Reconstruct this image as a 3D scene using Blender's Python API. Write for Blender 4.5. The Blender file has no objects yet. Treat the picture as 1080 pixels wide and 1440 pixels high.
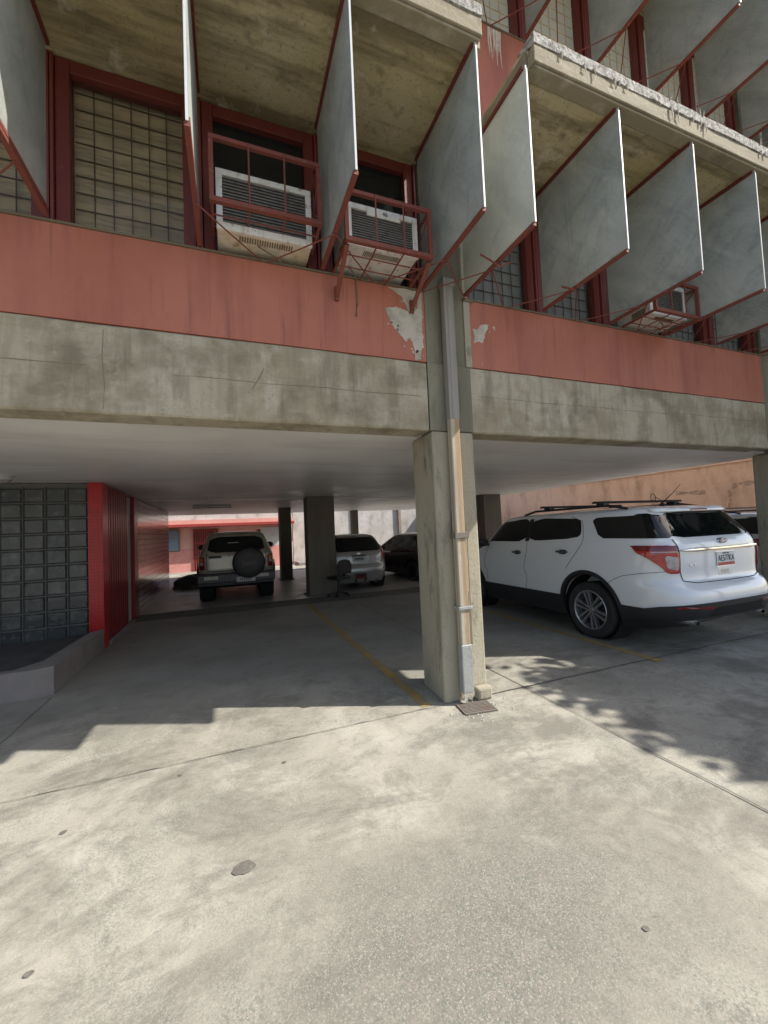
import bpy, bmesh, math, random
from mathutils import Vector, Matrix
R = math.radians
random.seed(7)
S = bpy.context.scene
COL = S.collection

# ------------------------------------------------------------------ camera, sky, sun, exposure
YAW, PITCH, ROLL, FPX, EYE = R(21.03), R(2.53), R(-2.50), 569.13, 1.6
fw = Vector((math.sin(YAW)*math.cos(PITCH), math.cos(YAW)*math.cos(PITCH), math.sin(PITCH)))
r0 = Vector((math.cos(YAW), -math.sin(YAW), 0)); u0 = r0.cross(fw)
rt = r0*math.cos(ROLL) + u0*math.sin(ROLL); up = -r0*math.sin(ROLL) + u0*math.cos(ROLL)
cd = bpy.data.cameras.new('camera'); cam = bpy.data.objects.new('camera', cd); COL.objects.link(cam)
cd.sensor_fit = 'VERTICAL'; cd.sensor_height = 36; cd.lens = FPX/1440*36
cd.clip_start = .02; cd.clip_end = 500
cam.matrix_world = Matrix(((rt.x, up.x, -fw.x, 0), (rt.y, up.y, -fw.y, 0), (rt.z, up.z, -fw.z, EYE), (0, 0, 0, 1)))
S.camera = cam

SUN_EL = R(46); SUN_AZ = math.atan2(.905, -.425)          # azimuth clockwise from +Y
W = bpy.data.worlds.new('World'); S.world = W; W.use_nodes = True
nt = W.node_tree; sky = nt.nodes.new('ShaderNodeTexSky'); sky.sky_type = 'NISHITA'; sky.sun_disc = False
sky.sun_elevation = SUN_EL; sky.sun_rotation = SUN_AZ; sky.air_density = 1.0; sky.dust_density = 2.0
bg = nt.nodes['Background']; bg.inputs[1].default_value = .12
nt.links.new(sky.outputs[0], bg.inputs[0])
sl = bpy.data.lights.new('sun', 'SUN'); sl.energy = 4.4; sl.angle = R(.53); sl.color = (1, .95, .87)
so = bpy.data.objects.new('sun', sl); COL.objects.link(so)
sd = Vector((math.sin(SUN_AZ)*math.cos(SUN_EL), math.cos(SUN_AZ)*math.cos(SUN_EL), math.sin(SUN_EL)))
so.rotation_euler = (-sd).to_track_quat('-Z', 'Y').to_euler(); so.location = (12, -6, 14)
S.view_settings.view_transform = 'Standard'; S.view_settings.look = 'None'
S.view_settings.exposure = 0.74; S.view_settings.gamma = 1
S.cycles.max_bounces = 10; S.cycles.diffuse_bounces = 6; S.cycles.glossy_bounces = 4; S.cycles.transparent_max_bounces = 8
S.cycles.sample_clamp_indirect = 4

# ------------------------------------------------------------------ mesh helpers
class MB:
    def __init__(s): s.v = []; s.f = []; s.m = []
    def add(s, vs, fs, mi=0):
        o = len(s.v); s.v += [tuple(v) for v in vs]
        for f in fs: s.f.append([i+o for i in f]); s.m.append(mi)
        return s
    def box(s, x0, x1, y0, y1, z0, z1, mi=0):
        return s.hexa([(x0,y0,z0),(x1,y0,z0),(x1,y1,z0),(x0,y1,z0),(x0,y0,z1),(x1,y0,z1),(x1,y1,z1),(x0,y1,z1)], mi)
    def hexa(s, p, mi=0):
        return s.add(p, [(0,3,2,1),(4,5,6,7),(0,1,5,4),(1,2,6,5),(2,3,7,6),(3,0,4,7)], mi)
    def prism(s, poly, f, lo, hi, mi=0):
        # poly of 2D points, f(a, b, h) -> 3D
        n = len(poly); vs = [f(a, b, lo) for a, b in poly] + [f(a, b, hi) for a, b in poly]
        fs = [tuple(range(n))[::-1], tuple(range(n, 2*n))] + [(i, (i+1) % n, n+(i+1) % n, n+i) for i in range(n)]
        return s.add(vs, fs, mi)
    def tube(s, pts, r, n=8, mi=0, closed=False):
        pts = [Vector(p) for p in pts]; vs = []; fs = []
        k = len(pts)
        for i, p in enumerate(pts):
            if closed: t = pts[(i+1) % k] - pts[i-1]
            else: t = (pts[min(i+1, k-1)] - pts[max(i-1, 0)])
            t.normalize()
            a = t.cross(Vector((0, 0, 1)))
            if a.length < .05: a = t.cross(Vector((1, 0, 0)))
            a.normalize(); b = t.cross(a)
            rr = r[i] if isinstance(r, (list, tuple)) else r
            for j in range(n):
                q = 2*math.pi*(j+.5)/n
                vs.append(p + a*rr*math.cos(q) + b*rr*math.sin(q))
        for i in range(k if closed else k-1):
            for j in range(n):
                i2 = (i+1) % k
                fs.append((i*n+j, i*n+(j+1) % n, i2*n+(j+1) % n, i2*n+j))
        if not closed: fs += [tuple(range(n))[::-1], tuple(range((k-1)*n, k*n))]
        return s.add(vs, fs, mi)
    def bar(s, a, b, w, h=None, mi=0):
        # rectangular bar between two points, h is its size along world z (or y for vertical bars)
        a, b = Vector(a), Vector(b); h = h or w; t = (b-a).normalized()
        ref = Vector((0, 0, 1)) if abs(t.z) < .9 else Vector((0, 1, 0))
        x = t.cross(ref).normalized()*w/2; y = x.normalized().cross(t)*h/2
        return s.hexa([a-x-y, a+x-y, a+x+y, a-x+y, b-x-y, b+x-y, b+x+y, b-x+y], mi)
    def lathe(s, prof, f, n=40, mi=0):
        # prof: (radius, axial); f(c, s_, axial) -> 3D with c, s_ already scaled
        k = len(prof); vs = []; fs = []
        for i in range(n):
            q = 2*math.pi*i/n
            for r, a in prof: vs.append(f(r*math.cos(q), r*math.sin(q), a))
        for i in range(n):
            for j in range(k-1):
                i2 = (i+1) % n
                fs.append((i*k+j, i*k+j+1, i2*k+j+1, i2*k+j))
        return s.add(vs, fs, mi)
    def grid(s, rows, mi=0):
        n = len(rows[0]); vs = [p for r in rows for p in r]
        fs = [(i*n+j, i*n+j+1, (i+1)*n+j+1, (i+1)*n+j) for i in range(len(rows)-1) for j in range(n-1)]
        return s.add(vs, fs, mi)
    def build(s, name, mats, parent=None, smooth=False, bevel=0, local=False, angle=35, recalc=True):
        me = bpy.data.meshes.new(name); vs = s.v
        if parent is not None and not local:
            L = world_loc(parent); vs = [(x-L.x, y-L.y, z-L.z) for x, y, z in vs]
        me.from_pydata(vs, [], s.f)
        if not isinstance(mats, (list, tuple)): mats = [mats]
        for m in mats: me.materials.append(m)
        me.polygons.foreach_set('material_index', s.m)
        if recalc:
            bm = bmesh.new(); bm.from_mesh(me); bmesh.ops.recalc_face_normals(bm, faces=bm.faces); bm.to_mesh(me); bm.free()
        if smooth:
            me.polygons.foreach_set('use_smooth', [True]*len(me.polygons)); me.set_sharp_from_angle(angle=R(angle))
        o = bpy.data.objects.new(name, me); COL.objects.link(o)
        if parent is not None: o.parent = parent
        if bevel:
            b = o.modifiers.new('bevel', 'BEVEL'); b.width = bevel; b.segments = 2; b.limit_method = 'ANGLE'; b.angle_limit = R(40)
        return o

def world_loc(o):
    L = Vector((0, 0, 0))
    while o is not None: L += o.location; o = o.parent
    return L
def tag(o, label=None, cat=None, group=None, kind=None):
    if label: o['label'] = label
    if cat: o['category'] = cat
    if group: o['group'] = group
    if kind: o['kind'] = kind
    return o
def thing(name, label, cat, loc=(0, 0, 0), rz=0, group=None):
    o = bpy.data.objects.new(name, None); COL.objects.link(o); o.empty_display_size = .3
    o.location = loc; o.rotation_euler = (0, 0, rz)
    return tag(o, label, cat, group)
def copy_tree(o, parent=None):
    c = o.copy(); COL.objects.link(c)
    if parent is not None: c.parent = parent
    for ch in list(o.children): copy_tree(ch, c)
    return c

# ------------------------------------------------------------------ material helpers
class NT:
    def __init__(s, name):
        s.m = bpy.data.materials.new(name); s.m.use_nodes = True; s.t = s.m.node_tree
        s.b = s.t.nodes['Principled BSDF']; s.co = None
    def n(s, typ, **kw):
        x = s.t.nodes.new(typ)
        for k, v in kw.items(): setattr(x, k, v)
        return x
    def l(s, a, b): s.t.links.new(a, b)
    def coord(s, stretch=(1, 1, 1), rnd=False):
        if s.co is None:
            tc = s.n('ShaderNodeTexCoord'); s.co = tc.outputs['Object']
            if rnd:
                oi = s.n('ShaderNodeObjectInfo'); mu = s.n('ShaderNodeMath', operation='MULTIPLY'); mu.inputs[1].default_value = 37
                s.l(oi.outputs['Random'], mu.inputs[0])
                va = s.n('ShaderNodeVectorMath', operation='ADD'); s.l(s.co, va.inputs[0]); s.l(mu.outputs[0], va.inputs[1]); s.co = va.outputs[0]
        if stretch == (1, 1, 1): return s.co
        mp = s.n('ShaderNodeMapping'); mp.inputs['Scale'].default_value = stretch; s.l(s.co, mp.inputs[0]); return mp.outputs[0]
    def noise(s, sc, det=4, rough=.6, st=(1, 1, 1), dist=0, rnd=False):
        x = s.n('ShaderNodeTexNoise'); x.inputs['Scale'].default_value = sc; x.inputs['Detail'].default_value = det
        x.inputs['Roughness'].default_value = rough; x.inputs['Distortion'].default_value = dist
        s.l(s.coord(st, rnd), x.inputs['Vector']); return x.outputs[0]
    def ramp(s, v, lo, hi, a=1):
        x = s.n('ShaderNodeMapRange'); x.inputs['From Min'].default_value = lo; x.inputs['From Max'].default_value = hi
        x.inputs['To Max'].default_value = a; s.l(v, x.inputs[0]); return x.outputs[0]
    def mix(s, f, a, b):
        x = s.n('ShaderNodeMix', data_type='RGBA')
        for sock, v in ((x.inputs[0], f), (x.inputs[6], a), (x.inputs[7], b)):
            if isinstance(v, (tuple, list)): sock.default_value = (*v, 1)
            elif isinstance(v, (int, float)): sock.default_value = v
            else: s.l(v, sock)
        return x.outputs[2]

def mat(name, col, rough=.75, layers=(), bump=(), metallic=0, spec=.5, coat=0, rnd=False, rvar=None):
    """col, then layers of (colour, scale, lo, hi, amount, stretch, detail, kind) laid over it; bump = [(scale, strength, stretch)]"""
    t = NT(name); c = col
    for L in layers:
        L = list(L) + [None]*(8-len(L)); cc, sc, lo, hi, am, st, det, kind = L
        if kind == 'voronoi':
            x = t.n('ShaderNodeTexVoronoi'); x.inputs['Scale'].default_value = sc; x.inputs['Randomness'].default_value = 1
            t.l(t.coord(st or (1, 1, 1), rnd), x.inputs['Vector']); v = x.outputs['Distance']
        else: v = t.noise(sc, det if det is not None else 5, .6, st or (1, 1, 1), .3 if kind == 'dist' else 0, rnd)
        c = t.mix(t.ramp(v, lo, hi, am if am is not None else 1), c, cc)
    if isinstance(c, tuple): t.b.inputs['Base Color'].default_value = (*c, 1)
    else: t.l(c, t.b.inputs['Base Color'])
    t.b.inputs['Roughness'].default_value = rough; t.b.inputs['Metallic'].default_value = metallic
    t.b.inputs['Specular IOR Level'].default_value = spec; t.b.inputs['Coat Weight'].default_value = coat; t.b.inputs['Coat Roughness'].default_value = .04
    if rvar:
        v = t.ramp(t.noise(rvar[0], 4, .6, rvar[3] if len(rvar) > 3 else (1, 1, 1), 0, rnd), .3, .7); mr = t.n('ShaderNodeMapRange')
        mr.inputs['To Min'].default_value = rvar[1]; mr.inputs['To Max'].default_value = rvar[2]; t.l(v, mr.inputs[0]); t.l(mr.outputs[0], t.b.inputs['Roughness'])
    prev = None
    for B in bump:
        bn = t.n('ShaderNodeBump'); bn.inputs['Strength'].default_value = B[1]; bn.inputs['Distance'].default_value = .02
        t.l(t.noise(B[0], 6, .65, B[2] if len(B) > 2 else (1, 1, 1), 0, rnd), bn.inputs['Height'])
        if prev is not None: t.l(prev, bn.inputs['Normal'])
        prev = bn.outputs[0]
    if prev is not None: t.l(prev, t.b.inputs['Normal'])
    return t.m

def brick_mat(name, c1, c2, mortar, bw, bh, ms, axes, rough=.3, bump=.4):
    t = NT(name); sp = t.n('ShaderNodeSeparateXYZ'); cb = t.n('ShaderNodeCombineXYZ'); t.l(t.coord(), sp.inputs[0])
    t.l(sp.outputs[axes[0]], cb.inputs[0]); t.l(sp.outputs[axes[1]], cb.inputs[1])
    b = t.n('ShaderNodeTexBrick'); t.l(cb.outputs[0], b.inputs['Vector']); b.offset = 0
    for k, v in (('Color1', (*c1, 1)), ('Color2', (*c2, 1)), ('Mortar', (*mortar, 1)), ('Scale', 1), ('Mortar Size', ms), ('Brick Width', bw), ('Row Height', bh), ('Bias', 0)):
        b.inputs[k].default_value = v
    c = t.mix(t.ramp(t.noise(3, 5), .4, .75, .35), b.outputs[0], mortar)
    t.l(c, t.b.inputs['Base Color']); t.b.inputs['Roughness'].default_value = rough
    bn = t.n('ShaderNodeBump'); bn.inputs['Strength'].default_value = bump; bn.inputs['Distance'].default_value = .01; bn.invert = True
    t.l(b.outputs['Fac'], bn.inputs['Height']); t.l(bn.outputs[0], t.b.inputs['Normal'])
    return t.m

def ground_mat(name='yard_concrete', shade_and_wear=False):
    t = NT(name)
    c = t.mix(t.ramp(t.noise(.5, 8, .65, (1, 1, 1), .5), .42, .6), (.37, .347, .288), (.26, .243, .2))
    c = t.mix(t.ramp(t.noise(1.25, 8, .68, (1.25, .8, 1), .35), .5, .64, .8), c, (.44, .416, .352))
    c = t.mix(t.ramp(t.noise(.95, 9, .74, (.75, 1.25, 1), .3), .49, .6, .85), c, (.165, .152, .125))
    c = t.mix(t.ramp(t.noise(3.2, 10, .8, (1, 1, 1), .6), .5, .62, .65), c, (.17, .158, .13))
    # big rubbed patches in front of the column where the skin has worn off
    vm = t.n('ShaderNodeMapping'); vm.inputs['Location'].default_value = (-.95*1.0, -1.45*1.7, 0); vm.inputs['Scale'].default_value = (1.0, 1.7, 1); t.l(t.coord(), vm.inputs[0])
    ln = t.n('ShaderNodeVectorMath', operation='LENGTH'); t.l(vm.outputs[0], ln.inputs[0])
    sb = t.n('ShaderNodeMath', operation='MULTIPLY_ADD'); t.l(t.noise(1.6, 9, .72), sb.inputs[0]); sb.inputs[1].default_value = 2.2; t.l(ln.outputs['Value'], sb.inputs[2])
    big = t.ramp(sb.outputs[0], 2.35, 1.35)
    c = t.mix(t.ramp(sb.outputs[0], 2.45, 1.5, .72), c, (.158, .145, .118))
    mx_ = t.n('ShaderNodeMath', operation='MAXIMUM'); t.l(big, mx_.inputs[0]); t.l(t.ramp(t.noise(.8, 8, .72, (1, 1, 1), .8), .46, .6, .8), mx_.inputs[1]); msk = mx_.outputs[0]
    def grain(sc, lo, hi, am, masked=True):
        vo = t.n('ShaderNodeTexVoronoi'); vo.inputs['Scale'].default_value = sc; t.l(t.coord(), vo.inputs['Vector'])
        sx = t.n('ShaderNodeSeparateColor'); t.l(vo.outputs['Color'], sx.inputs[0]); r_ = t.ramp(sx.outputs[0], lo, hi, am)
        if not masked: return r_
        q = t.n('ShaderNodeMath', operation='MULTIPLY'); t.l(r_, q.inputs[0]); t.l(msk, q.inputs[1]); return q.outputs[0]
    c = t.mix(grain(150, .6, .78, .6), c, (.1, .122, .105))
    c = t.mix(grain(210, .84, .93, .5), c, (.45, .435, .385))
    c = t.mix(grain(330, .7, .9, .3, False), c, (.2, .19, .165))
    c = t.mix(grain(260, .88, .94, .25, False), c, (.5, .48, .42))
    c = t.mix(t.ramp(t.noise(24, 9, .85), .55, .66, .55), c, (.14, .131, .11))
    v = t.n('ShaderNodeTexVoronoi'); v.inputs['Scale'].default_value = 2.6; t.l(t.coord(), v.inputs['Vector'])
    ad = t.n('ShaderNodeMath', operation='ADD'); mu = t.n('ShaderNodeMath', operation='MULTIPLY'); mu.inputs[1].default_value = .05
    t.l(t.noise(30, 2), mu.inputs[0]); t.l(v.outputs['Distance'], ad.inputs[0]); t.l(mu.outputs[0], ad.inputs[1])
    c = t.mix(t.ramp(ad.outputs[0], .05, .036, .6), c, (.15, .138, .12))
    if shade_and_wear:
        # garage shade put into the colour, with oily tyre polish further in; ragged edge
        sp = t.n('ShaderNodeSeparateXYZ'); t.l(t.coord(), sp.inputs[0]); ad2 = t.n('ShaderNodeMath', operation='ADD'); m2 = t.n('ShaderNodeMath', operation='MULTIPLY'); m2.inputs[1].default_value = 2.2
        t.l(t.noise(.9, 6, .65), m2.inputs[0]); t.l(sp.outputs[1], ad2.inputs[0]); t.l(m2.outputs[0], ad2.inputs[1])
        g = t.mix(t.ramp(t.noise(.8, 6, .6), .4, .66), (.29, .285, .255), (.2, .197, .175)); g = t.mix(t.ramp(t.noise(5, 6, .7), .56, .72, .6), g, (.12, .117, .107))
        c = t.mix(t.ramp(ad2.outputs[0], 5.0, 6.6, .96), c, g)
    t.l(c, t.b.inputs['Base Color']); t.b.inputs['Roughness'].default_value = .62 if shade_and_wear else .85
    b1 = t.n('ShaderNodeBump'); b1.inputs['Strength'].default_value = .55; b1.inputs['Distance'].default_value = .006
    t.l(t.noise(70, 6, .75), b1.inputs['Height'])
    b2 = t.n('ShaderNodeBump'); b2.inputs['Strength'].default_value = .3; b2.inputs['Distance'].default_value = .02
    t.l(t.noise(4, 6, .6), b2.inputs['Height']); t.l(b1.outputs[0], b2.inputs['Normal']); t.l(b2.outputs[0], t.b.inputs['Normal'])
    return t.m

def glass_pane_mat(name, tint, rough=.08, opac=.5):
    t = NT(name); t.b.inputs['Base Color'].default_value = (*tint, 1); t.b.inputs['Roughness'].default_value = rough
    tr = t.n('ShaderNodeBsdfTransparent'); mx = t.n('ShaderNodeMixShader'); mx.inputs[0].default_value = opac
    o = t.t.nodes['Material Output']; t.l(tr.outputs[0], mx.inputs[1]); t.l(t.b.outputs[0], mx.inputs[2]); t.l(mx.outputs[0], o.inputs[0])
    return t.m

def fin_mat(name, c0, c1, c2):
    # sheet with slanting brush strokes and rain streaks
    t = NT(name); tc = t.n('ShaderNodeTexCoord'); oi = t.n('ShaderNodeObjectInfo'); mu = t.n('ShaderNodeMath', operation='MULTIPLY'); mu.inputs[1].default_value = 37
    t.l(oi.outputs['Random'], mu.inputs[0]); va = t.n('ShaderNodeVectorMath', operation='ADD'); t.l(tc.outputs['Object'], va.inputs[0]); t.l(mu.outputs[0], va.inputs[1])
    rot = t.n('ShaderNodeMapping'); rot.inputs['Rotation'].default_value = (R(38), 0, 0); t.l(va.outputs[0], rot.inputs[0])
    raw = va.outputs[0]; t.co = rot.outputs[0]
    c = t.mix(t.ramp(t.noise(1.5, 6, .6, (1, 2.2, .7), .8), .36, .66), c0, c1)
    c = t.mix(t.ramp(t.noise(2.2, 6, .65, (1, .8, 2), 1.0), .5, .75, .7), c, c2)
    c = t.mix(t.ramp(t.noise(6, 7, .7, (1, 4, .9), 1.5), .5, .7, .6), c, c1)
    c = t.mix(t.ramp(t.noise(14, 6, .7, (1, 5, .8), 1), .56, .76, .3), c, c2)
    t.co = raw
    c = t.mix(t.ramp(t.noise(9, 5, .6, (2, 3, .16)), .56, .78, .4), c, (c2[0]*.85, c2[1]*.8, c2[2]*.75))
    c = t.mix(t.ramp(t.noise(1.1, 4, .6), .58, .8, .5), c, (c0[0]*1.1, c0[1]*.98, c0[2]*.7))
    t.l(c, t.b.inputs['Base Color']); t.b.inputs['Roughness'].default_value = .48
    bn = t.n('ShaderNodeBump'); bn.inputs['Strength'].default_value = .12; bn.inputs['Distance'].default_value = .02
    t.l(t.noise(5, 6, .6), bn.inputs['Height']); t.l(bn.outputs[0], t.b.inputs['Normal'])
    return t.m
M = {}
M['ground'] = ground_mat()
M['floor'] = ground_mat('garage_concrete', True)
M['floor_back'] = mat('polished_concrete', (.36, .35, .325), .4, [((.27, .26, .245), .8, .4, .7, .8), ((.15, .15, .14), 4, .6, .75, .5)], [(40, .03)], rvar=(2, .32, .55))
M['ramp'] = mat('dark_concrete', (.15, .146, .135), .75, [((.1, .1, .09), 2, .4, .7)], [(50, .2)])
M['joint'] = mat('joint_filler', (.1, .093, .08), .9)
M['crack'] = mat('hairline_crack', (.2, .185, .16), .9)
M['yellow'] = mat('worn_yellow_paint', (.4, .265, .075), .7, [((.25, .225, .17), 7, .47, .62, .9), ((.27, .2, .08), 2, .4, .7, .6)])
M['oil'] = mat('oil_stain', (.13, .12, .105), .6, [((.24, .22, .185), 40, .45, .7, .7)])
M['beam'] = mat('weathered_concrete', (.375, .32, .225), .85, [((.46, .42, .325), .8, .42, .64, .9), ((.195, .165, .11), 1.6, .49, .66, .85, (1.4, 1, 1.6)), ((.155, .13, .09), 3.4, .54, .68, .6, (2.2, 1, .35)), ((.19, .165, .115), 6, .52, .72, .35, (3, 3, .3)), ((.55, .5, .39), 2.6, .58, .72, .6, (1.5, 1, .7)), ((.24, .2, .13), 2.2, .5, .66, .6), ((.21, .175, .115), 11, .5, .76, .3, (3, 3, .2)), ((.2, .17, .115), 3, .56, .74, .3, (.4, .4, 7)), ((.52, .47, .36), 5, .6, .76, .25, (.5, .5, 5)), ((.5, .465, .37), 9, .58, .75, .5), ((.13, .12, .1), 45, .58, .74, .5)], [(35, .35), (6, .25), (3, .3, (.3, .3, 6))])
M['column'] = mat('column_concrete', (.36, .318, .235), .85, [((.4, .37, .28), 1.3, .42, .66, .9, (1, 1, .5)), ((.19, .17, .125), 3, .5, .75, .75, (2, 2, .35)), ((.12, .11, .09), 5, .57, .68, .75, (1.6, 1.6, .5)), ((.17, .16, .13), 50, .55, .72, .5)], [(40, .35), (8, .2)])
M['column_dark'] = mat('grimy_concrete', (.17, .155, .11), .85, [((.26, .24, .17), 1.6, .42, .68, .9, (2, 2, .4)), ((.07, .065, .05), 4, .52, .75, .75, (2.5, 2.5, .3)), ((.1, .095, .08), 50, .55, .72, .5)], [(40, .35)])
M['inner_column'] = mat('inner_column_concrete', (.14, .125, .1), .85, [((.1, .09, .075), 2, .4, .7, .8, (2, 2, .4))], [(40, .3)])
M['ceiling'] = mat('painted_ceiling', (.8, .78, .75), .42, [((.62, .59, .57), .5, .4, .7, .8), ((.5, .47, .45), 1.6, .52, .75, .6, (.4, 1.6, 1))], [(2.2, .05, (.5, 1.5, 1))], rvar=(1.2, .34, .6))
M['soffit'] = mat('stained_soffit', (.42, .345, .18), .88, [((.5, .43, .27), 1.1, .42, .64, .9), ((.17, .135, .07), 1.9, .48, .64, .9, (.35, 2.6, 1)), ((.12, .095, .05), 4, .56, .7, .7, (1, 1.6, 1)), ((.62, .55, .42), 3.2, .6, .72, .85, None, 10), ((.11, .09, .055), 40, .56, .7, .55)], [(30, .4), (2, .35, (.4, 3, 1))])
M['slab_edge'] = mat('flaking_slab_edge', (.42, .4, .36), .9, [((.2, .185, .16), 20, .46, .58, .9), ((.1, .095, .085), 45, .55, .66, .85), ((.62, .6, .56), 32, .56, .66, .9)], [(30, .7)])
M['tan'] = mat('slab_face_concrete', (.27, .23, .15), .85, [((.16, .13, .08), 3, .45, .7, .8, (.6, 1, 3)), ((.45, .4, .3), 6, .55, .75, .7)], [(30, .3)])
M['red'] = mat('faded_red_paint', (.39, .128, .083), .72, [((.45, .17, .115), .9, .4, .7, .9), ((.26, .08, .062), 1.8, .48, .7, .7, (2.2, 2.2, .3)), ((.2, .065, .05), 9, .6, .74, .55, (2, 2, .12)), ((.27, .065, .05), 7, .62, .76, .5, (3, 3, .25)), ((.46, .19, .16), 14, .62, .78, .4)], [(50, .12), (3, .15)])
M['plaster'] = mat('exposed_plaster', (.52, .48, .4), .9, [((.34, .31, .25), 9, .45, .68, .9), ((.6, .57, .5), 22, .55, .7, .7)], [(40, .6)])
M['redsteel'] = mat('oxide_red_steel', (.15, .027, .02), .5, [((.13, .025, .02), 5, .45, .7, .8), ((.3, .09, .06), 22, .62, .75, .5)], [(60, .15)], rnd=True)
M['rust'] = mat('rusty_red_steel', (.2, .05, .036), .7, [((.14, .05, .03), 14, .45, .68, .8), ((.38, .14, .1), 30, .58, .72, .5)], [(70, .3)], rnd=True)
M['fin'] = fin_mat('grey_green_sheet', (.29, .315, .302), (.45, .472, .445), (.175, .2, .195))
M['fin_pale'] = fin_mat('painted_bounce_lit_sheet', (.48, .5, .45), (.62, .63, .56), (.34, .37, .34))  # same fin sheet, light bounced off the neighbouring fin put into a paler colour
M['edge'] = mat('white_edge_strip', (.6, .61, .6), .45, [((.4, .38, .35), 30, .6, .72, .5, (1, 1, .2))], rnd=True)
M['pane'] = glass_pane_mat('window_glass', (.025, .028, .026), .06, .2)
M['pane_dark'] = glass_pane_mat('dark_window_glass', (.02, .022, .022), .06, .72)
M['blind'] = mat('beige_blind', (.85, .68, .42), .8, [((.45, .36, .22), 1.5, .42, .7, .6), ((.3, .25, .17), 40, .45, .6, .5, (.1, .1, 1))])
M['blind_pale'] = mat('pale_frosted_glazing', (.66, .63, .53), .7, [((.5, .48, .42), 1.2, .4, .7, .8)])
M['grille'] = mat('window_grille_steel', (.16, .13, .08), .7)
M['room'] = mat('dark_room', (.05, .048, .045), .9)
M['ac'] = mat('aged_cream_enamel', (.66, .6, .48), .5, [((.5, .42, .28), 3, .46, .66, .8), ((.3, .2, .1), 12, .6, .7, .8), ((.42, .32, .2), 7, .5, .7, .6, (3, 3, .4))], [(40, .05)], rnd=True)
M['acwhite'] = mat('aged_white_enamel', (.7, .69, .65), .45, [((.5, .45, .36), 6, .56, .74, .6), ((.28, .15, .08), 14, .6, .68, .85), ((.45, .4, .32), 7, .5, .7, .7, (3, 3, .4))], rnd=True)
M['acgrille'] = mat('condenser_fins', (.06, .055, .05), .6, [((.1, .09, .08), 20, .45, .65)])
M['acslat'] = mat('condenser_slats', (.17, .16, .145), .55, [((.08, .075, .07), 25, .5, .68)])
M['pipe'] = mat('stained_downpipe', (.4, .37, .3), .6, [((.33, .2, .09), 3, .43, .6, .9, (5, 5, .12)), ((.2, .19, .16), 4, .52, .72, .6, (4, 4, .25)), ((.6, .57, .5), 12, .58, .74, .5, (3, 3, .3))], [(40, .15)])
M['pipe_grey'] = mat('weathered_grey_downpipe', (.27, .25, .22), .7, [((.15, .135, .11), 5, .46, .68, .85, (4, 4, .16)), ((.37, .345, .31), 5, .54, .72, .6, (6, 6, .2))], [(40, .2)])
M['pipe_metal'] = mat('galvanised_sheet', (.42, .43, .42), .45, [((.28, .28, .27), 8, .45, .68, .7), ((.3, .2, .12), 10, .62, .72, .7)], [(30, .2)], metallic=.5)
M['redtile'] = brick_mat('red_mosaic', (.5, .012, .014), (.42, .01, .013), (.2, .012, .014), .05, .05, .003, (0, 2), .28)
M['walltile'] = brick_mat('glazed_maroon_tile', (.5, .37, .34), (.43, .31, .285), (.12, .075, .07), .9, .125, .014, (1, 2), .16, .6)
M['gate'] = mat('dark_red_enamel', (.19, .012, .017), .3, [((.14, .012, .016), 3, .4, .7)])
M['greypanel'] = mat('grey_panel', (.5, .52, .5), .5, [((.38, .4, .39), 3, .4, .7)])
M['block_a'] = mat('smoked_glass_block', (.065, .07, .072), .14, [((.12, .127, .126), 6, .5, .7)], [(9, .35)], rnd=False)
M['block_b'] = mat('grey_glass_block', (.07, .075, .075), .16, [((.03, .032, .034), 7, .45, .65)], [(11, .5)])
M['block_c'] = mat('clear_glass_block', (.05, .055, .06), .1, [((.1, .1, .098), 9, .56, .64)], [(7, .6)])
M['mortar'] = mat('block_mortar', (.12, .118, .11), .8, [((.1, .1, .095), 5, .45, .7)])
M['planter'] = mat('planter_concrete', (.23, .21, .2), .8, [((.17, .155, .145), 1.6, .42, .7, .8), ((.36, .24, .21), 2.2, .56, .75, .5)], [(40, .25)])
M['soil'] = mat('dark_planter_floor', (.055, .052, .048), .9, [((.08, .075, .07), 4, .45, .7)], [(20, .5)])
M['pinkupper'] = mat('pale_pink_render', (.66, .36, .3), .85, [((.58, .3, .25), 1.5, .42, .7)], [(40, .2)])
M['pinklower'] = mat('rough_pink_render', (.6, .27, .24), .9, [((.5, .21, .19), 4, .45, .68), ((.7, .34, .26), 9, .58, .72, .6)], [(25, .6)])
M['redtrim'] = mat('red_trim_paint', (.33, .045, .038), .6)
M['greywall'] = mat('stained_grey_render', (.42, .4, .38), .9, [((.55, .53, .5), .9, .42, .66, .9), ((.22, .2, .17), 1.8, .5, .72, .8, (1, 1, .5)), ((.13, .14, .08), 4, .6, .75, .7)], [(20, .4)])
M['greypier'] = mat('brown_grey_pier', (.3, .24, .2), .9, [((.2, .16, .13), 2, .42, .7)], [(20, .4)])
M['sidewall'] = mat('ochre_pink_render', (.77, .52, .4), .9, [((.67, .44, .33), 1.4, .4, .68, .9), ((.46, .28, .2), 1.6, .48, .68, .8, (1, 1.6, .5)), ((.82, .55, .42), 8, .56, .74, .6), ((.42, .25, .18), 14, .62, .74, .5)], [(14, .6), (45, .3)])
M['sidecap'] = mat('salmon_coping', (.85, .56, .42), .85, [((.7, .4, .3), 3, .42, .7)], [(30, .25)])
M['graffiti'] = mat('faded_grey_spray', (.36, .24, .2), .85, [((.6, .38, .29), 10, .45, .6)])
M['louvre'] = mat('blue_glass_louvre', (.2, .28, .36), .15)
M['white_paint'] = mat('white_car_paint', (.78, .79, .8), .22, coat=1)
M['silver_paint'] = mat('silver_car_paint', (.42, .42, .41), .32, metallic=.55, coat=1)
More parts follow.
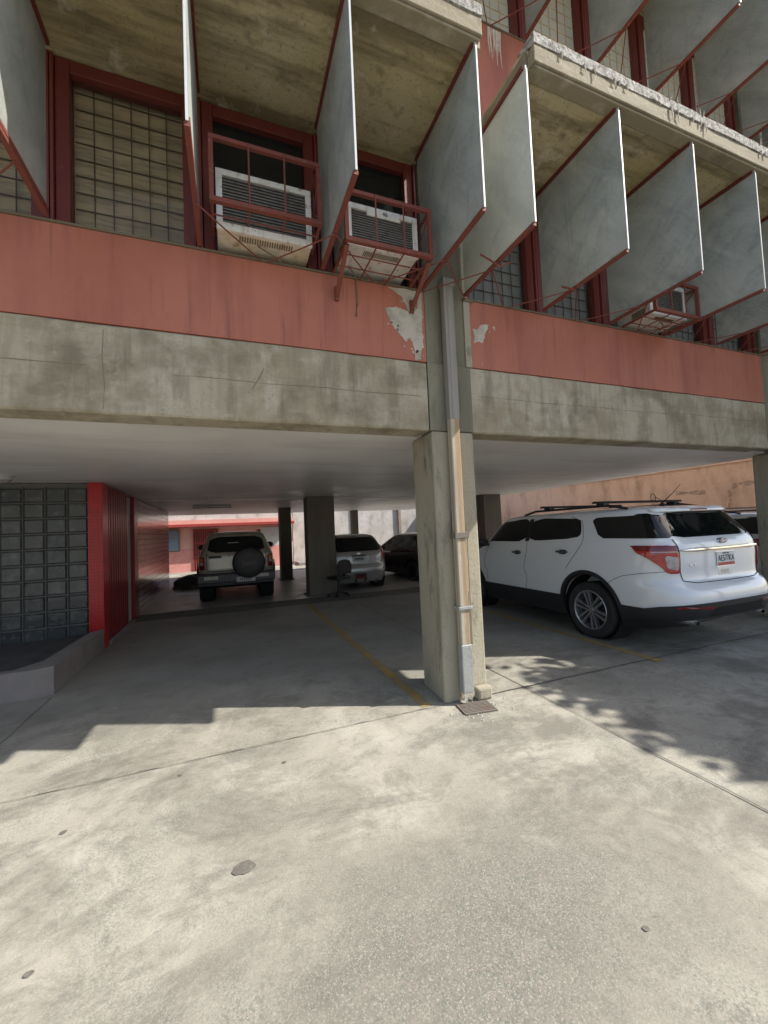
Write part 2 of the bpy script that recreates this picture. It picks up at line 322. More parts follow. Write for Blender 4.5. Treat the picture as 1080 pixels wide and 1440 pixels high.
M['beige_paint'] = mat('champagne_car_paint', (.42, .385, .325), .36, [((.34, .31, .265), 3, .45, .7)], metallic=.4, coat=.7)
M['dark_paint'] = mat('maroon_black_car_paint', (.035, .022, .023), .14, coat=1)
M['tint'] = mat('tinted_car_glass', (.006, .007, .008), .04, spec=.6)
M['lit_glass'] = mat('painted_lit_car_glass', (.16, .175, .185), .08, [((.03, .033, .036), 1.6, .45, .6, .9)], spec=.6)  # light coming through the cabin put into a paler glass colour
M['black'] = mat('black_plastic', (.018, .018, .02), .5, [((.03, .03, .032), 60, .45, .65)], [(150, .08)])
M['greyplastic'] = mat('grey_bumper_plastic', (.07, .073, .08), .5, [((.05, .05, .055), 20, .45, .65)])
M['well'] = mat('wheel_well_liner', (.008, .007, .007), .9)
M['rubber'] = mat('tyre_rubber', (.02, .02, .021), .75, [((.035, .033, .031), 9, .5, .7)], [(60, .1)])
M['alloy'] = mat('alloy_wheel', (.5, .5, .51), .3, [((.3, .29, .28), 12, .5, .72, .6)], metallic=.85)
M['alloy_dark'] = mat('wheel_recess', (.02, .02, .021), .6, metallic=.3)
M['chrome'] = mat('chrome_trim', (.75, .75, .76), .1, metallic=1)
M['lampred'] = mat('red_lamp_lens', (.5, .012, .014), .1, [((.36, .006, .008), 26, .4, .6)], coat=1)
M['lampdark'] = mat('dark_red_lens', (.17, .006, .008), .1, coat=1)
M['lampclear'] = mat('clear_lamp_lens', (.46, .42, .4), .12, [((.3, .27, .25), 24, .45, .6)], coat=1)
M['amber'] = mat('amber_lens', (.55, .16, .03), .15, coat=1)
M['plate'] = mat('licence_plate', (.74, .75, .72), .4)
M['plate_dim'] = mat('faded_licence_plate', (.42, .42, .4), .5)
M['ink'] = mat('dark_blue_ink', (.03, .04, .09), .5)
M['plate_red'] = mat('plate_red_band', (.5, .08, .07), .5)
M['blue'] = mat('blue_enamel', (.012, .03, .13), .2, coat=1)
M['seam'] = mat('panel_gap', (.012, .012, .012), .8)
M['cover'] = mat('spare_cover_vinyl', (.02, .02, .021), .5, [((.03, .03, .03), 5, .45, .7)], [(12, .12)])
M['greyletter'] = mat('grey_lettering', (.13, .13, .13), .6)
M['tarp'] = mat('dark_tarpaulin', (.045, .042, .04), .6, [((.08, .07, .06), 6, .5, .7)], [(9, .6)])
M['leaf'] = mat('tree_leaf', (.06, .11, .03), .55, [((.035, .075, .02), 3, .4, .65), ((.1, .14, .04), 8, .58, .72)])
M['bark'] = mat('tree_bark', (.12, .09, .06), .9, [((.07, .05, .035), 8, .42, .68, 1, (3, 3, .5))], [(20, .7)])
M['iron'] = mat('cast_iron', (.16, .14, .12), .7, [((.17, .1, .06), 14, .5, .7)], [(60, .3)])
M['drip'] = mat('lime_drip', (.66, .6, .52), .9, [((.5, .42, .34), 20, .45, .68)])

def text(body, size, name, m, parent, loc, rot, depth=.002, shear=0, scale=(1, 1, 1)):
    cu = bpy.data.curves.new(name, 'FONT'); cu.body = body; cu.size = size; cu.extrude = depth; cu.align_x = 'CENTER'; cu.align_y = 'CENTER'; cu.shear = shear
    o = bpy.data.objects.new(name, cu); COL.objects.link(o); dg = bpy.context.evaluated_depsgraph_get(); dg.update()
    me = bpy.data.meshes.new_from_object(o.evaluated_get(dg)); bpy.data.objects.remove(o); bpy.data.curves.remove(cu)
    me.materials.clear(); me.materials.append(m); me.name = name
    q = bpy.data.objects.new(name, me); COL.objects.link(q); q.parent = parent; q.location = loc; q.rotation_euler = rot; q.scale = scale
    return q

def boolean_cut(o, cutters):
    for c in cutters:
        md = o.modifiers.new('cut', 'BOOLEAN'); md.object = c; md.operation = 'DIFFERENCE'; md.solver = 'EXACT'
    dg = bpy.context.evaluated_depsgraph_get(); dg.update()
    me = bpy.data.meshes.new_from_object(o.evaluated_get(dg)); o.modifiers.clear(); old = o.data; o.data = me; me.name = o.name
    bpy.data.meshes.remove(old)
    me.polygons.foreach_set('use_smooth', [True]*len(me.polygons)); me.set_sharp_from_angle(angle=R(32))
    return o

# ------------------------------------------------------------------ ground and markings
def sheet(name, x0, x1, y0, y1, z, m, kind='structure', nx=1, ny=1):
    b = MB(); b.grid([[(x0+(x1-x0)*i/nx, y0+(y1-y0)*j/ny, z) for i in range(nx+1)] for j in range(ny+1)])
    return tag(b.build(name, m), kind=kind)
sheet('ground', -90, 90, -90, 90, 0, M['ground'])
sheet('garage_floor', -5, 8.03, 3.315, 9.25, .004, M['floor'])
b = MB(); b.add([(-5, 9.25, .005), (8.03, 9.25, .005), (8.03, 9.8, .05), (-5, 9.8, .05)], [(0, 1, 2, 3)]); tag(b.build('ramp', M['ramp']), kind='structure')
sheet('rear_floor', -5, 8.03, 9.8, 17.6, .05, M['floor_back'])
b = MB()
for x0, x1, y in ((2.24, 8, 3.305),):
    n = 24; top = []; bot = []
    for i in range(n+1):
        x = x0+(x1-x0)*i/n; d = .006*math.sin(i*1.9)
        bot.append((x, y-.007+d, .008)); top.append((x, y+.006+d*.7, .008))
    b.grid([bot, top])
for x, y0, y1 in ((2.66, -4, 9.2), (-1.77, -3, 5.28)):
    n = 40; a = []; c = []
    for i in range(n+1):
        y = y0+(y1-y0)*i/n; d = .005*math.sin(i*2.3)+.003*math.sin(i*5.1)
        a.append((x-.005+d, y, .0085)); c.append((x+.004+d*.6, y, .0085))
    b.grid([a, c])
tag(b.build('ground_joint', M['joint']), kind='structure')
def line_strip(x0, x1, y0, y1):
    b = MB(); n = 40
    b.grid([[(x0+random.uniform(-.004, .004), y0+(y1-y0)*i/n, .0075), (x1+random.uniform(-.004, .004), y0+(y1-y0)*i/n, .0075)] for i in range(n+1)])
    return tag(b.build('parking_line', M['yellow']), kind='structure')
line_strip(1.57, 1.67, 3.34, 9.24); line_strip(4.40, 4.50, 3.2, 9.24)
def blot(x, y, r, z=.0045, sq=.75, m=None, seed=0):
    rnd = random.Random(seed); n = 36; ph = [rnd.uniform(0, 6.28) for _ in range(4)]
    pts = []
    for i in range(n):
        q = 2*math.pi*i/n; k = 1+.06*math.sin(2*q+ph[0])+.05*math.sin(3*q+ph[1])+.05*math.sin(5*q+ph[2])+.04*math.sin(9*q+ph[3])
        pts.append((x+r*k*math.cos(q), y+r*sq*k*math.sin(q), z))
    return pts
b = MB()
for i, (x, y, r) in enumerate([(.027, 2.16, .05), (-.74, 1.98, .016), (.32, 3.0, .016), (-.9, 2.83, .018), (.08, 1.33, .011), (.42, 1.24, .011), (1.48, 1.2, .014), (-.93, 1.84, .016), (-.35, 3.15, .014)]):
    p = blot(x, y, r, .0042, .85, None, i+3); b.add(p, [tuple(range(len(p)))])
tag(b.build('ground_stain', M['oil']), kind='structure')

b = MB(); n = 60; lo = []; hi = []
for i in range(n+1):
    x = -1.76+3.5*i/n; d = .006*math.sin(i*.7)+.004*math.sin(i*1.9)
    lo.append((x, 3.303+d-.0022, .0085)); hi.append((x, 3.303+d+.0022+.001*math.sin(i*2.7), .0085))
b.grid([lo, hi]); tag(b.build('ground_crack', M['crack']), kind='structure')
# ------------------------------------------------------------------ the building
BL = thing('apartment_building', 'raw concrete apartment block with red spandrels, grey vertical sun fins and open ground floor parking', 'building', (2, 3.6, 0))
def bpart(b, name, m, **k): return b.build(name, m, BL, **k)
YF = 3.3
ZB, ZC, ZS = 2.5, 3.14, 3.815        # beam bottom, beam top, sill top
FL = 3.055                            # storey height
# beam: subdivided so its arrises can be a little uneven
def wobble_beam(name, x0, x1, y0, y1, z0, z1, m, seg=.22, amp=.006):
    rnd = random.Random(3); n = int((x1-x0)/seg); rows = []
    for i in range(n+1):
        x = x0+(x1-x0)*i/n; a = rnd.uniform(-amp, amp); c = rnd.uniform(-amp, amp)
        rows.append([(x, y0+.012, z0+a*.6), (x, y0, z0+.014+a), (x, y0, z1-.012+c), (x, y0+.012, z1+c*.5), (x, y1, z1), (x, y1, z0), (x, y0+.012, z0+a*.6)])
    b = MB(); b.grid(rows); return bpart(b, name, m, smooth=True, angle=25)
wobble_beam('edge_beam', -5, 1.752, YF, 3.56, ZB, ZC, M['beam'])
wobble_beam('edge_beam', 2.232, 7.05, YF, 3.56, ZB, ZC, M['beam'])
wobble_beam('edge_beam', 7.5, 9.4, YF, 3.56, ZB, ZC, M['beam'])
b = MB()                                # horizontal board marks and a crack on the beam face
for x0, x1, z in ((-5, -.9, 2.83), (-.35, 1.7, 2.815), (2.3, 5.2, 2.86), (5.3, 7.0, 2.88)):
    n = 30; pts = [(x0+(x1-x0)*i/n, YF-.001, z+.004*math.sin(i*.5)+random.uniform(-.003, .003)) for i in range(n+1)]
    b.tube(pts, [random.uniform(.0008, .003) for _ in pts], 5)
b.tube([(.29, YF-.001, 2.93), (.27, YF-.001, 2.88), (.25, YF-.001, 2.84), (.2, YF-.001, 2.76)], .003, 5)
for x in (-.8, 5.0): b.tube([(x, YF, 2.53), (x+.01, YF, 2.7), (x-.004, YF, 2.9), (x+.006, YF, 3.1)], .0025, 5)
bpart(b, 'form_line', M['column_dark'])
b = MB(); b.box(-5, 8.03, 3.56, 17.6, ZB+.012, ZC-.01); bpart(b, 'ceiling', M['ceiling'])
# front columns with the slightly proud pilaster on the beam line
def front_column(x0, x1, xp=None):
    b = MB()
    b.hexa([(x0+.01, YF+.015, 0), (x1+.02, YF+.015, 0), (x1+.02, 3.82, 0), (x0+.05, 3.82, 0), (x0, YF, ZB), (x1, YF, ZB), (x1, 3.8, ZB), (x0+.03, 3.8, ZB)])
    bpart(b, 'front_column', M['column'], bevel=.018)
    if xp: x0, x1 = xp, xp+.45
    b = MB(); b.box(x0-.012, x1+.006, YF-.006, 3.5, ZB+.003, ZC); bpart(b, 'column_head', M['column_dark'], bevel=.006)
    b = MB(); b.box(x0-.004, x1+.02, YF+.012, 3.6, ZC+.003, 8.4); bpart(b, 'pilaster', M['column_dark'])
front_column(1.775, 2.225); front_column(7.62, 8.03, 7.06)
b = MB(); b.box(2.19, 2.262, YF-.004, YF+.05, ZC+.004, ZS+.012); b.box(2.19, 2.25, YF+.004, YF+.05, ZS+.02, 5.09); bpart(b, 'pilaster_strip', M['column'], bevel=.005)
b = MB(); b.box(2.19, 2.30, YF-.012, YF+.02, ZS-.02, ZS+.014); bpart(b, 'pilaster_cap', M['grille'])
b = MB(); rnd = random.Random(12)
for _ in range(70):
    x = rnd.uniform(1.7, 2.4); y = rnd.uniform(2.85, 3.27); q = rnd.uniform(.003, .011); h = q*rnd.uniform(.4, .8)
    b.hexa([(x-q, y-q*.7, .0006), (x+q*.8, y-q, .0006), (x+q, y+q*.8, .0006), (x-q*.7, y+q, .0006), (x-q*.5, y-q*.4, h), (x+q*.4, y-q*.5, h), (x+q*.5, y+q*.4, h), (x-q*.4, y+q*.5, h)])
tag(b.build('grit', M['plaster']), 'fine concrete grit scattered round the foot of the column', 'grit', None, 'stuff')
# inner columns
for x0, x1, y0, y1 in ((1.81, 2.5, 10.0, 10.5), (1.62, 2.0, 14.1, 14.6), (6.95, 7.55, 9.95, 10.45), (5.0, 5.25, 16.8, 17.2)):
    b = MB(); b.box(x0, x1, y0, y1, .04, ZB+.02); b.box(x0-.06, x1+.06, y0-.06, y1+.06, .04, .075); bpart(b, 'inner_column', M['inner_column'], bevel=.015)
# upper storeys behind the facade line (casts the shade and closes the rooms)
b = MB(); b.box(-5, 9.4, 3.63, 13, ZC, 8.42); bpart(b, 'upper_storeys', M['beam'])
BAYS = [(-5.0, 1.755, [1.755-.9551*i for i in range(7)]), (2.25, 7.05, [2.205+.9625*i for i in range(6)]), (7.53, 9.4, [7.50+.95*i for i in range(3)])]
# sun fins: one prototype, then copies of it and its parts
FZ0, FZ1 = ZS+.02, 5.105
proto = None
def make_fin():
    b = MB(); n = 10
    rows = []
    for side in (-1, 1):
        pass
    b.box(-.008, .008, -1.0, -.035, .026, FZ1-FZ0-.012)
    p = b.build('sun_fin', M['fin'], local=True)
    b = MB(); b.box(-.016, .016, -.99, -.02, 0, .025); b.box(.01, .016, -.985, -.025, .034, .06); b.build('bottom_rail', M['rust'], p, local=True)
    b = MB(); b.box(-.026, .026, -.985, -.02, FZ1-FZ0-.034, FZ1-FZ0-.001); b.build('top_rail', M['redsteel'], p, local=True)
    b = MB(); b.box(-.0065, .0065, -1.0045, -.9995, .02, FZ1-FZ0-.04); b.build('front_edge', M['edge'], p, local=True)
    for sx in (-1, 1):
        b = MB(); b.tube([(0, -.46, -.006), (sx*.22, -.24, -.016), (sx*.45, -.015, -.022)], .0055, 6)
        q = b.build('brace_rod', M['rust'], p, local=True); q['side'] = sx
    return p
fin0 = make_fin(); doomed = []
first = True
for fl in range(2):
    for xs in (BAYS[0][2], BAYS[1][2], BAYS[2][2]):
        for x in xs:
            if x < -3.4: continue
            f = fin0 if first else copy_tree(fin0)
            first = False
            f.parent = BL; f.location = Vector((x, YF, FZ0+fl*FL)) - BL.location
            f.rotation_euler = (0, 0, random.uniform(-.006, .006))
            for q in list(f.children):
                if q.get('side') == (1 if x < -.9 else -1 if x < 0 else 0) and fl == 0 and -1.5 < x: doomed.append(q)
            if fl == 0 and abs(x-2.205) < .01:
                f.data = f.data.copy(); f.data.materials[0] = M['fin_pale']
for q in doomed: bpy.data.objects.remove(q)
for q in bpy.data.objects:
    if 'side' in q: del q['side']
# spandrels, slabs, windows
def spandrel(x0, x1, z0, z1, fl):
    b = MB(); b.box(x0, x1, YF, 3.6, z0, z1)
    bpart(b, 'spandrel', M['red'], bevel=.006)
    b = MB(); b.box(x0+.02, x1, YF-.008, YF+.1, z1+.001, z1+.016); bpart(b, 'sill_flashing', M['grille'])
def slab(x0, x1, z):
    b = MB(); b.box(x0, x1, 2.33, 3.62, z, z+.235); bpart(b, 'slab', M['soffit'], bevel=.01)
    n = int((x1-x0)/.1); rnd = random.Random(5); rows = []
    for i in range(n+1):
        x = x0-.004+(x1-x0+.008)*i/n; d = rnd.uniform(-.004, .004); e = rnd.uniform(-.006, .003)
        rows.append([(x, 2.30, z+.15+e), (x, 2.262+d, z+.155+e), (x, 2.258+d, z+.235+d*.5), (x, 2.30, z+.243), (x, 2.45, z+.243)])
    b = MB(); b.grid(rows); b.add([rows[0][i] for i in range(5)], [(0, 1, 2, 3, 4)]); b.add(rows[-1], [(0, 1, 2, 3, 4)])
    bpart(b, 'slab_nosing', M['slab_edge'], smooth=True, angle=30)
    b = MB(); b.box(x0-.003, x1+.003, 2.27, 2.328, z+.012, z+.15); b.box(x0+.01, x1-.01, 2.285, 2.40, z-.012, z+.01); bpart(b, 'drip_edge', M['tan'], bevel=.008)
    # end faces, paler where the paint has weathered
    for xe, s in ((x0, -1), (x1, 1)):
        b = MB(); b.box(min(xe+s*.003, xe+s*.03), max(xe+s*.003, xe+s*.03), 2.34, 3.3, z+.004, z+.15); bpart(b, 'slab_end', M['tan'], bevel=.005)
    # lime drips hanging off the nosing
    b = MB(); rnd = random.Random(int(x0*10)+77)
    for _ in range(int((x1-x0)*4.5)):
        x = rnd.uniform(x0, x1); l = rnd.choice((.02, .03, .04, .09)); y = 2.258
        b.tube([(x, y, z+.17), (x+rnd.uniform(-.01, .01), y-.004, z+.15-l*.5), (x+rnd.uniform(-.015, .015), y+.002, z+.14-l)], [.008, .006, .002], 5)
        if rnd.random() < .35: b.tube([(x, y, z+.235), (x+rnd.uniform(-.02, .02), y-.01, z+.27)], [.006, .002], 5)
    bpart(b, 'lime_drip', M['drip'])
def window(x0, x1, z0, z1, blind, pane, ac=False, pitch=.118):
    y = YF+.06
    b = MB(); w = .085
    b.box(x0+.028, x0+.028+w, y, y+.1, z0, z1-.008); b.box(x1-.028-w, x1-.028, y, y+.1, z0, z1-.008)
    b.box(x0+.028+w+.001, x1-.028-w-.001, y+.002, y+.1, z1-.105, z1-.009); b.box(x0+.028+w+.001, x1-.028-w-.001, y+.002, y+.1, z0, z0+.05)
    for a0, a1 in ((x0+.003, x0+.024), (x1-.024, x1-.003)): b.box(a0, a1, y-.025, y+.04, z0, z1-.01)
    f = bpart(b, 'window', M['redsteel'], bevel=.004)
    xi0, xi1 = x0+.028+w, x1-.028-w
    def sub(bb, name, m): return bb.build(name, m, f)
    b = MB(); b.box(xi0, xi1, y+.05, y+.056, z0+.04, z1-.1); sub(b, 'pane', pane)
    fz = z0 > 6
    b = MB(); n = int(round((xi1-xi0)/pitch)); k = int(round((z1-z0)/.135))
    for i in range(1, n): xx = xi0+(xi1-xi0)*i/n; b.bar((xx, y+.11, z0), (xx, y+.11, z1-.05), .007, .007) if not fz else b.bar((xx, y+.044, z0), (xx, y+.044, z1-.1), .006, .006)
    for j in range(1, k): zz = z0+(z1-z0)*j/k; b.bar((xi0, y+.124, zz), (xi1, y+.124, zz), .007, .007) if not fz else b.bar((xi0, y+.0445, zz), (xi1, y+.0445, zz), .005, .005)
    sub(b, 'security_grille', M['grille'] if not fz else M['blind'])
    b = MB(); nn = 14
    rows = [[(x0+.02+(x1-x0-.04)*i/nn, y+.136+.004*math.sin(i*1.7), zz) for i in range(nn+1)] for zz in (z0-.02, z1)]
    b.grid(rows); sub(b, 'blind', blind)
    return f
for fl in range(2):
    dz = fl*FL
    for bi, (x0, x1, xs) in enumerate(BAYS):
        xa = (x0, 2.262, 7.54)[bi]
        xb = (x1+.008, x1-.006, 9.4)[bi]
        spandrel(xa, xb, ZC+.006 if fl == 0 else 5.36, ZS+dz, fl)
        slab((x0, 2.262, 7.50)[bi], (x1+.035, 7.06, 9.5)[bi], 5.11+dz)
        ss = sorted(xs)
        for i in range(len(ss)-1):
            if ss[i] < -2.5: continue
            k = (bi*3+i+fl) % 3
            bl = M['blind'] if fl == 0 and bi == 0 and i < 5 else (M['blind_pale'] if fl else M['greypanel'])
            pn = M['pane']
            if fl == 0 and bi == 0 and i >= 4: bl = M['room']; pn = M['pane_dark']
            if fl: pn = M['blind_pale']
            window(ss[i], ss[i+1], ZS+dz, 5.11+dz, bl, pn)
# exposed plaster where the red paint came off
def patch(pts, name, m, y=YF, t=.004):
    b = MB(); b.prism(pts, lambda a, c, h: (a, y-h, c), .0005, t); return bpart(b, name, m)
def ragged(pts, amp=.008, seed=1, sub=7):
    rnd = random.Random(seed); out = []
    for i in range(len(pts)):
        a, b_ = pts[i], pts[(i+1) % len(pts)]
        for k in range(sub):
            t = k/sub; j = amp if k else amp*.4
            out.append((a[0]+(b_[0]-a[0])*t+rnd.uniform(-j, j), a[1]+(b_[1]-a[1])*t+rnd.uniform(-j, j)))
    return out
patch(ragged([(1.40, 3.805), (1.53, 3.735), (1.585, 3.64), (1.60, 3.585), (1.63, 3.60), (1.67, 3.64), (1.66, 3.72), (1.69, 3.81)], .006, 2), 'plaster_patch', M['plaster'])
patch(ragged([(1.36, 3.60), (1.47, 3.625), (1.56, 3.61), (1.63, 3.59), (1.69, 3.66), (1.70, 3.80), (1.738, 3.80), (1.737, 3.62), (1.73, 3.45), (1.737, 3.28), (1.705, 3.25), (1.70, 3.16), (1.645, 3.152), (1.635, 3.25), (1.605, 3.36), (1.555, 3.315), (1.50, 3.37), (1.42, 3.46)], .007, 4), 'plaster_patch', M['plaster'])
patch(ragged([(2.285, 3.535), (2.33, 3.53), (2.39, 3.595), (2.475, 3.60), (2.43, 3.50), (2.395, 3.405), (2.33, 3.41), (2.29, 3.395), (2.30, 3.46)], .006, 6), 'plaster_patch', M['plaster'])
rnd = random.Random(31)
for k_ in range(16):
    cx, cz = rnd.choice([(1.5, 3.7), (1.42, 3.42), (1.6, 3.2), (2.36, 3.36), (2.5, 3.6), (1.34, 3.66), (1.7, 3.2)]); cx += rnd.gauss(0, .05); cz += rnd.gauss(0, .06); r_ = rnd.uniform(.006, .016)
    if 3.16 < cz < 3.79: patch([(cx+r_*rnd.uniform(.5, 1.2)*math.cos(q*.785), cz+r_*rnd.uniform(.5, 1.2)*math.sin(q*.785)) for q in range(8)], 'plaster_patch', M['plaster'])
b = MB(); rnd = random.Random(9)
for i in range(9):
    x = 2.68+.15*i/8+rnd.uniform(-.007, .007); z0 = 6.84; l = rnd.uniform(.2, .44)
    b.tube([(x, YF-.001, z0), (x+rnd.uniform(-.01, .01), YF-.001, z0-l*.5), (x+rnd.uniform(-.01, .01), YF-.001, z0-l)], [.011, .007, .002], 5)
bpart(b, 'paint_drip', M['drip'])
b = MB(); b.tube([(2.0, 2.72, ZS+.03), (2.1, 2.72, ZS-.004), (2.22, 2.76, ZS-.01), (2.31, 2.72, ZS+.025)], .008, 6); bpart(b, 'tie_wire', M['rust']); b = MB(); b.tube([(3.0, 2.85, ZS+.01), (3.14, 2.86, ZS+.015), (3.17, 2.86, ZS+.02)], .01, 6)
bpart(b, 'tie_bar', M['rust'])

# ------------------------------------------------------------------ air conditioners and their cages
def air_con(x0, x1, yf, z0, z1, label, white=False, mark=None):
    t = thing('air_conditioner', label, 'air conditioner', ((x0+x1)/2, 3.3, z0), 0, 'window air conditioners')
    m = M['acwhite'] if white else M['ac']; D = .52
    b = MB(); fr = .045; bt = .05 if not white else .035
    b.box(x0+.004, x1-.004, yf+.03, yf+D, z0, z1-.004)
    body = b.build('casing', m, t, bevel=.008)
    b = MB(); lab = 0
    b.box(x0, x1, yf, yf+.026, z1-fr, z1); b.box(x0, x1, yf, yf+.026, z0-.004, z0+bt)
    b.box(x0, x0+fr, yf+.001, yf+.026, z0+bt+.001, z1-fr-.001); b.box(x1-fr, x1, yf+.001, yf+.026, z0+bt+.001, z1-fr-.001)
    fo = b.build('grille_frame', M['acwhite'], t, bevel=.004)
    b = MB(); b.box(x0+fr, x1-fr, yf+.02, yf+.028, z0+bt, z1-fr); g = b.build('condenser', M['acgrille'], t)
    b = MB(); n = 15 if not white else 13
    for i in range(n):
        z = z0+bt+(z1-z0-bt-fr)*(i+.5)/n; b.box(x0+fr+.001, x1-fr-.001, yf+.008, yf+.016, z-.004, z+.0035)
    b.build('slats', M['acslat'], g)
    # perforated strip and side vents
    b = MB()
    for i in range(22): b.box(x0+.16+i*(x1-x0-.3)/22, x0+.16+(i+.55)*(x1-x0-.3)/22, yf+.05, yf+.11, z0-.003, z0+.002)
    b.build('vent_slots', M['grille'], body)
    for xx in (x0-.0005, x1-.004):
        b = MB()
        for i in range(14): b.box(xx, xx+.0045, yf+.06+i*.012, yf+.066+i*.012, z0+.02, z0+.09)
        b.build('side_vent', M['grille'], body)
    for i in range(0): b.box(x0-.0005, x0+.004, yf+.06+i*.012, yf+.066+i*.012, z0+.02, z0+.09); b.box(x1-.004, x1+.0005, yf+.06+i*.012, yf+.066+i*.012, z0+.02, z0+.09)
    b = MB(); xq = x0+.1; b.tube([(xq, yf+.3, z0-.004), (xq-.01, yf+.25, z0-.03), (xq+.04, 3.27, z0-.055), (xq+.06, 3.29, z0-.08), (xq+.065, 3.292, z0-.3), (xq+.05, 3.29, z0-.42)], .0055, 6) if white and mark else b.tube([(xq+.2, yf+.12, z0-.004), (xq+.22, yf+.1, z0-.03), (xq+.3, yf+.14, z0-.035), (xq+.4, 3.29, z0-.06)], .006, 6)
    b.build('drain_hose', M['grille'], t, smooth=True)
    b = MB(); b.tube([(x1-.05, yf+.2, z1), (x1+.02, yf+.22, z1+.06), (x1+.06, 3.34, z1+.12)], .006, 6); b.build('power_cable', M['black'], t, smooth=True)
    if mark:
        b = MB(); b.box((x0+x1)/2-.14, (x0+x1)/2+.16, yf-.004, yf+.01, z1-.078, z1-.012); pl = b.build('number_plate', M['acwhite'], t, bevel=.003)
        text(mark, .05, 'number', M['ink'], pl, (0.02+(x0+x1)/2-world_loc(pl).x, yf-.006-world_loc(pl).y, z1-.044-world_loc(pl).z), (R(90), 0, 0), .001)
    return t
def cage(x0, x1, yf, z0, z1, label, legs=False, bars=(.33, .66)):
    t = thing('security_cage', label, 'cage', ((x0+x1)/2, 3.3, z0), 0, 'red cages round the air conditioners')
    b = MB(); w = .03
    b.bar((x0-.015, yf, z1), (x1+.015, yf, z1), w, w); b.bar((x0-.015, yf-.003, z0), (x1+.015, yf-.003, z0), w*1.15, w*1.15)
    for x in (x0, x1): b.bar((x, yf+.002, z0+.018), (x, yf+.002, z1-.016), w, w)
    for x in (x0, x1):
        b.bar((x, yf+.018, z1), (x, 3.42, z1), .02, .02); b.bar((x, yf+.018, z0), (x, 3.30, z0-.0), .02, .02)
    b.build('front_frame', M['rust'], t)
    b = MB()
    for k in bars:
        x = x0+(x1-x0)*k
        b.tube([(x, yf-.018, z1+.01), (x, yf-.02, z0+.02), (x, yf-.016, z0-.018), (x-.004, 3.29, z0-.022)], .0065, 6)
    for q in (.35, .7): b.tube([(x0, yf+(3.3-yf)*q, z0-.012), (x1, yf+(3.3-yf)*q, z0-.012)], .006, 6)
    b.tube([(x1, yf+.02, z1-.02), (x1, 3.28, z0+.04)], .006, 6); b.tube([(x1, yf+.02, z0+.02), (x1, 3.28, z1-.04)], .006, 6)
    b.build('bars', M['rust'], t)
    if legs:
        for x in (x0+.005, x1-.005):
            b = MB(); b.bar((x, yf+.03, z0-.02), (x+.01, 3.275, z0-.215), .034, .02); b.bar((x+.01, 3.286, z0-.25), (x+.01, 3.286, z0-.13), .034, .022); b.build('strut', M['rust'], t)
    return t
air_con(-.03, .68, 3.10, 3.885, 4.345, 'cream window air conditioner with yellowed underside, the left one above the beam')
cage(-.055, .712, 2.95, 3.965, 4.425, 'red angle iron cage around the cream air conditioner on the left', False)
air_con(.935, 1.565, 2.985, 3.895, 4.245, 'white window air conditioner marked 46 beside the concrete pilaster', True, '46')
cage(.90, 1.62, 2.87, 3.835, 4.225, 'rusty red cage on two struts over the peeling plaster, holding air conditioner 46', True)
air_con(4.42, 5.03, 3.0, 3.88, 4.25, 'white air conditioner half hidden behind the fins on the right', True)
cage(4.36, 5.06, 2.9, 3.85, 4.2, 'red cage under the air conditioner half hidden by the right hand fins', False)

# ------------------------------------------------------------------ downpipe and drain
t = thing('downpipe', 'rectangular rust streaked rainwater pipe strapped to the concrete column', 'drainpipe', (1.97, 3.3, 0))
b = MB(); x0, x1, y0, y1 = 1.93, 2.03, 3.215, 3.284
b.box(x0, x1, y0, y1, .52, 2.62); b.build('lower_pipe', M['pipe'], t, bevel=.012)
b = MB(); b.box(x0-.002, x1+.002, y0-.002, y1, 2.6, 3.9); b.box(x0-.01, x1+.012, y0-.02, y1, 3.86, 3.93)
b.box(x0+.03, x0+.036, y0-.006, y0-.002, 2.6, 3.85); b.build('upper_pipe', M['pipe_grey'], t, bevel=.012)
b = MB(); b.box(x0-.005, x1+.005, y0-.006, y1, .10, .53); b.build('metal_boot', M['pipe_metal'], t, bevel=.008)
b = MB(); rnd = random.Random(4)
for i in range(9):
    x = x0+(x1-x0)*i/9; b.hexa([(x, y0-.004, .03+rnd.uniform(0, .05)), (x+.013, y0-.004, .03+rnd.uniform(0, .05)), (x+.013, y0+.004, .05), (x, y0+.004, .05), (x, y0-.004, .12), (x+.014, y0-.004, .12), (x+.014, y0+.004, .12), (x, y0+.004, .12)])
b.build('ragged_foot', M['plaster'], t)
for z, mm in ((1.52, 'iron'), (.86, 'pipe_metal')):
    b = MB(); h = .026 if z > 1 else .014
    b.box(x0-.016, x1+.03, y0-.014, y0-.004, z-h, z+h); b.box(x0-.016, x0-.004, y0-.004, 3.305, z-h, z+h); b.box(x1+.004, x1+.03, y0-.004, 3.305, z-h, z+h)
    b.build('strap', M[mm], t, bevel=.003)
b = MB(); b.bar((x1+.018, y0+.03, .5), (x1+.014, y0+.03, 1.0), .008); b.tube([(x1+.01, y0-.002, .53), (x1+.012, y0-.004, 1.5)], .0035, 5); b.build('cable', M['grille'], t)
b = MB(); b.box(2.08, 2.24, 3.22, 3.31, 0, .12); tag(b.build('broken_kerb_block', M['column'], None, bevel=.025), 'small broken concrete lump at the foot of the column by the downpipe', 'concrete block')
t = thing('drain_grate', 'small rusty iron floor grate in front of the column', 'drain', (1.99, 3.12, 0), R(-8)); t.scale = (.88, .85, 1)
b = MB()
for i in range(8): b.box(-.155, .155, -.105+i*.028, -.089+i*.028, .002, .012)
b.box(-.17, .17, -.12, -.106, .003, .014); b.box(-.17, .17, .112, .126, .003, .014); b.box(-.17, -.156, -.105, .111, .0025, .013); b.box(.156, .17, -.105, .111, .0025, .013)
b.build('grating', M['iron'], t, local=True)
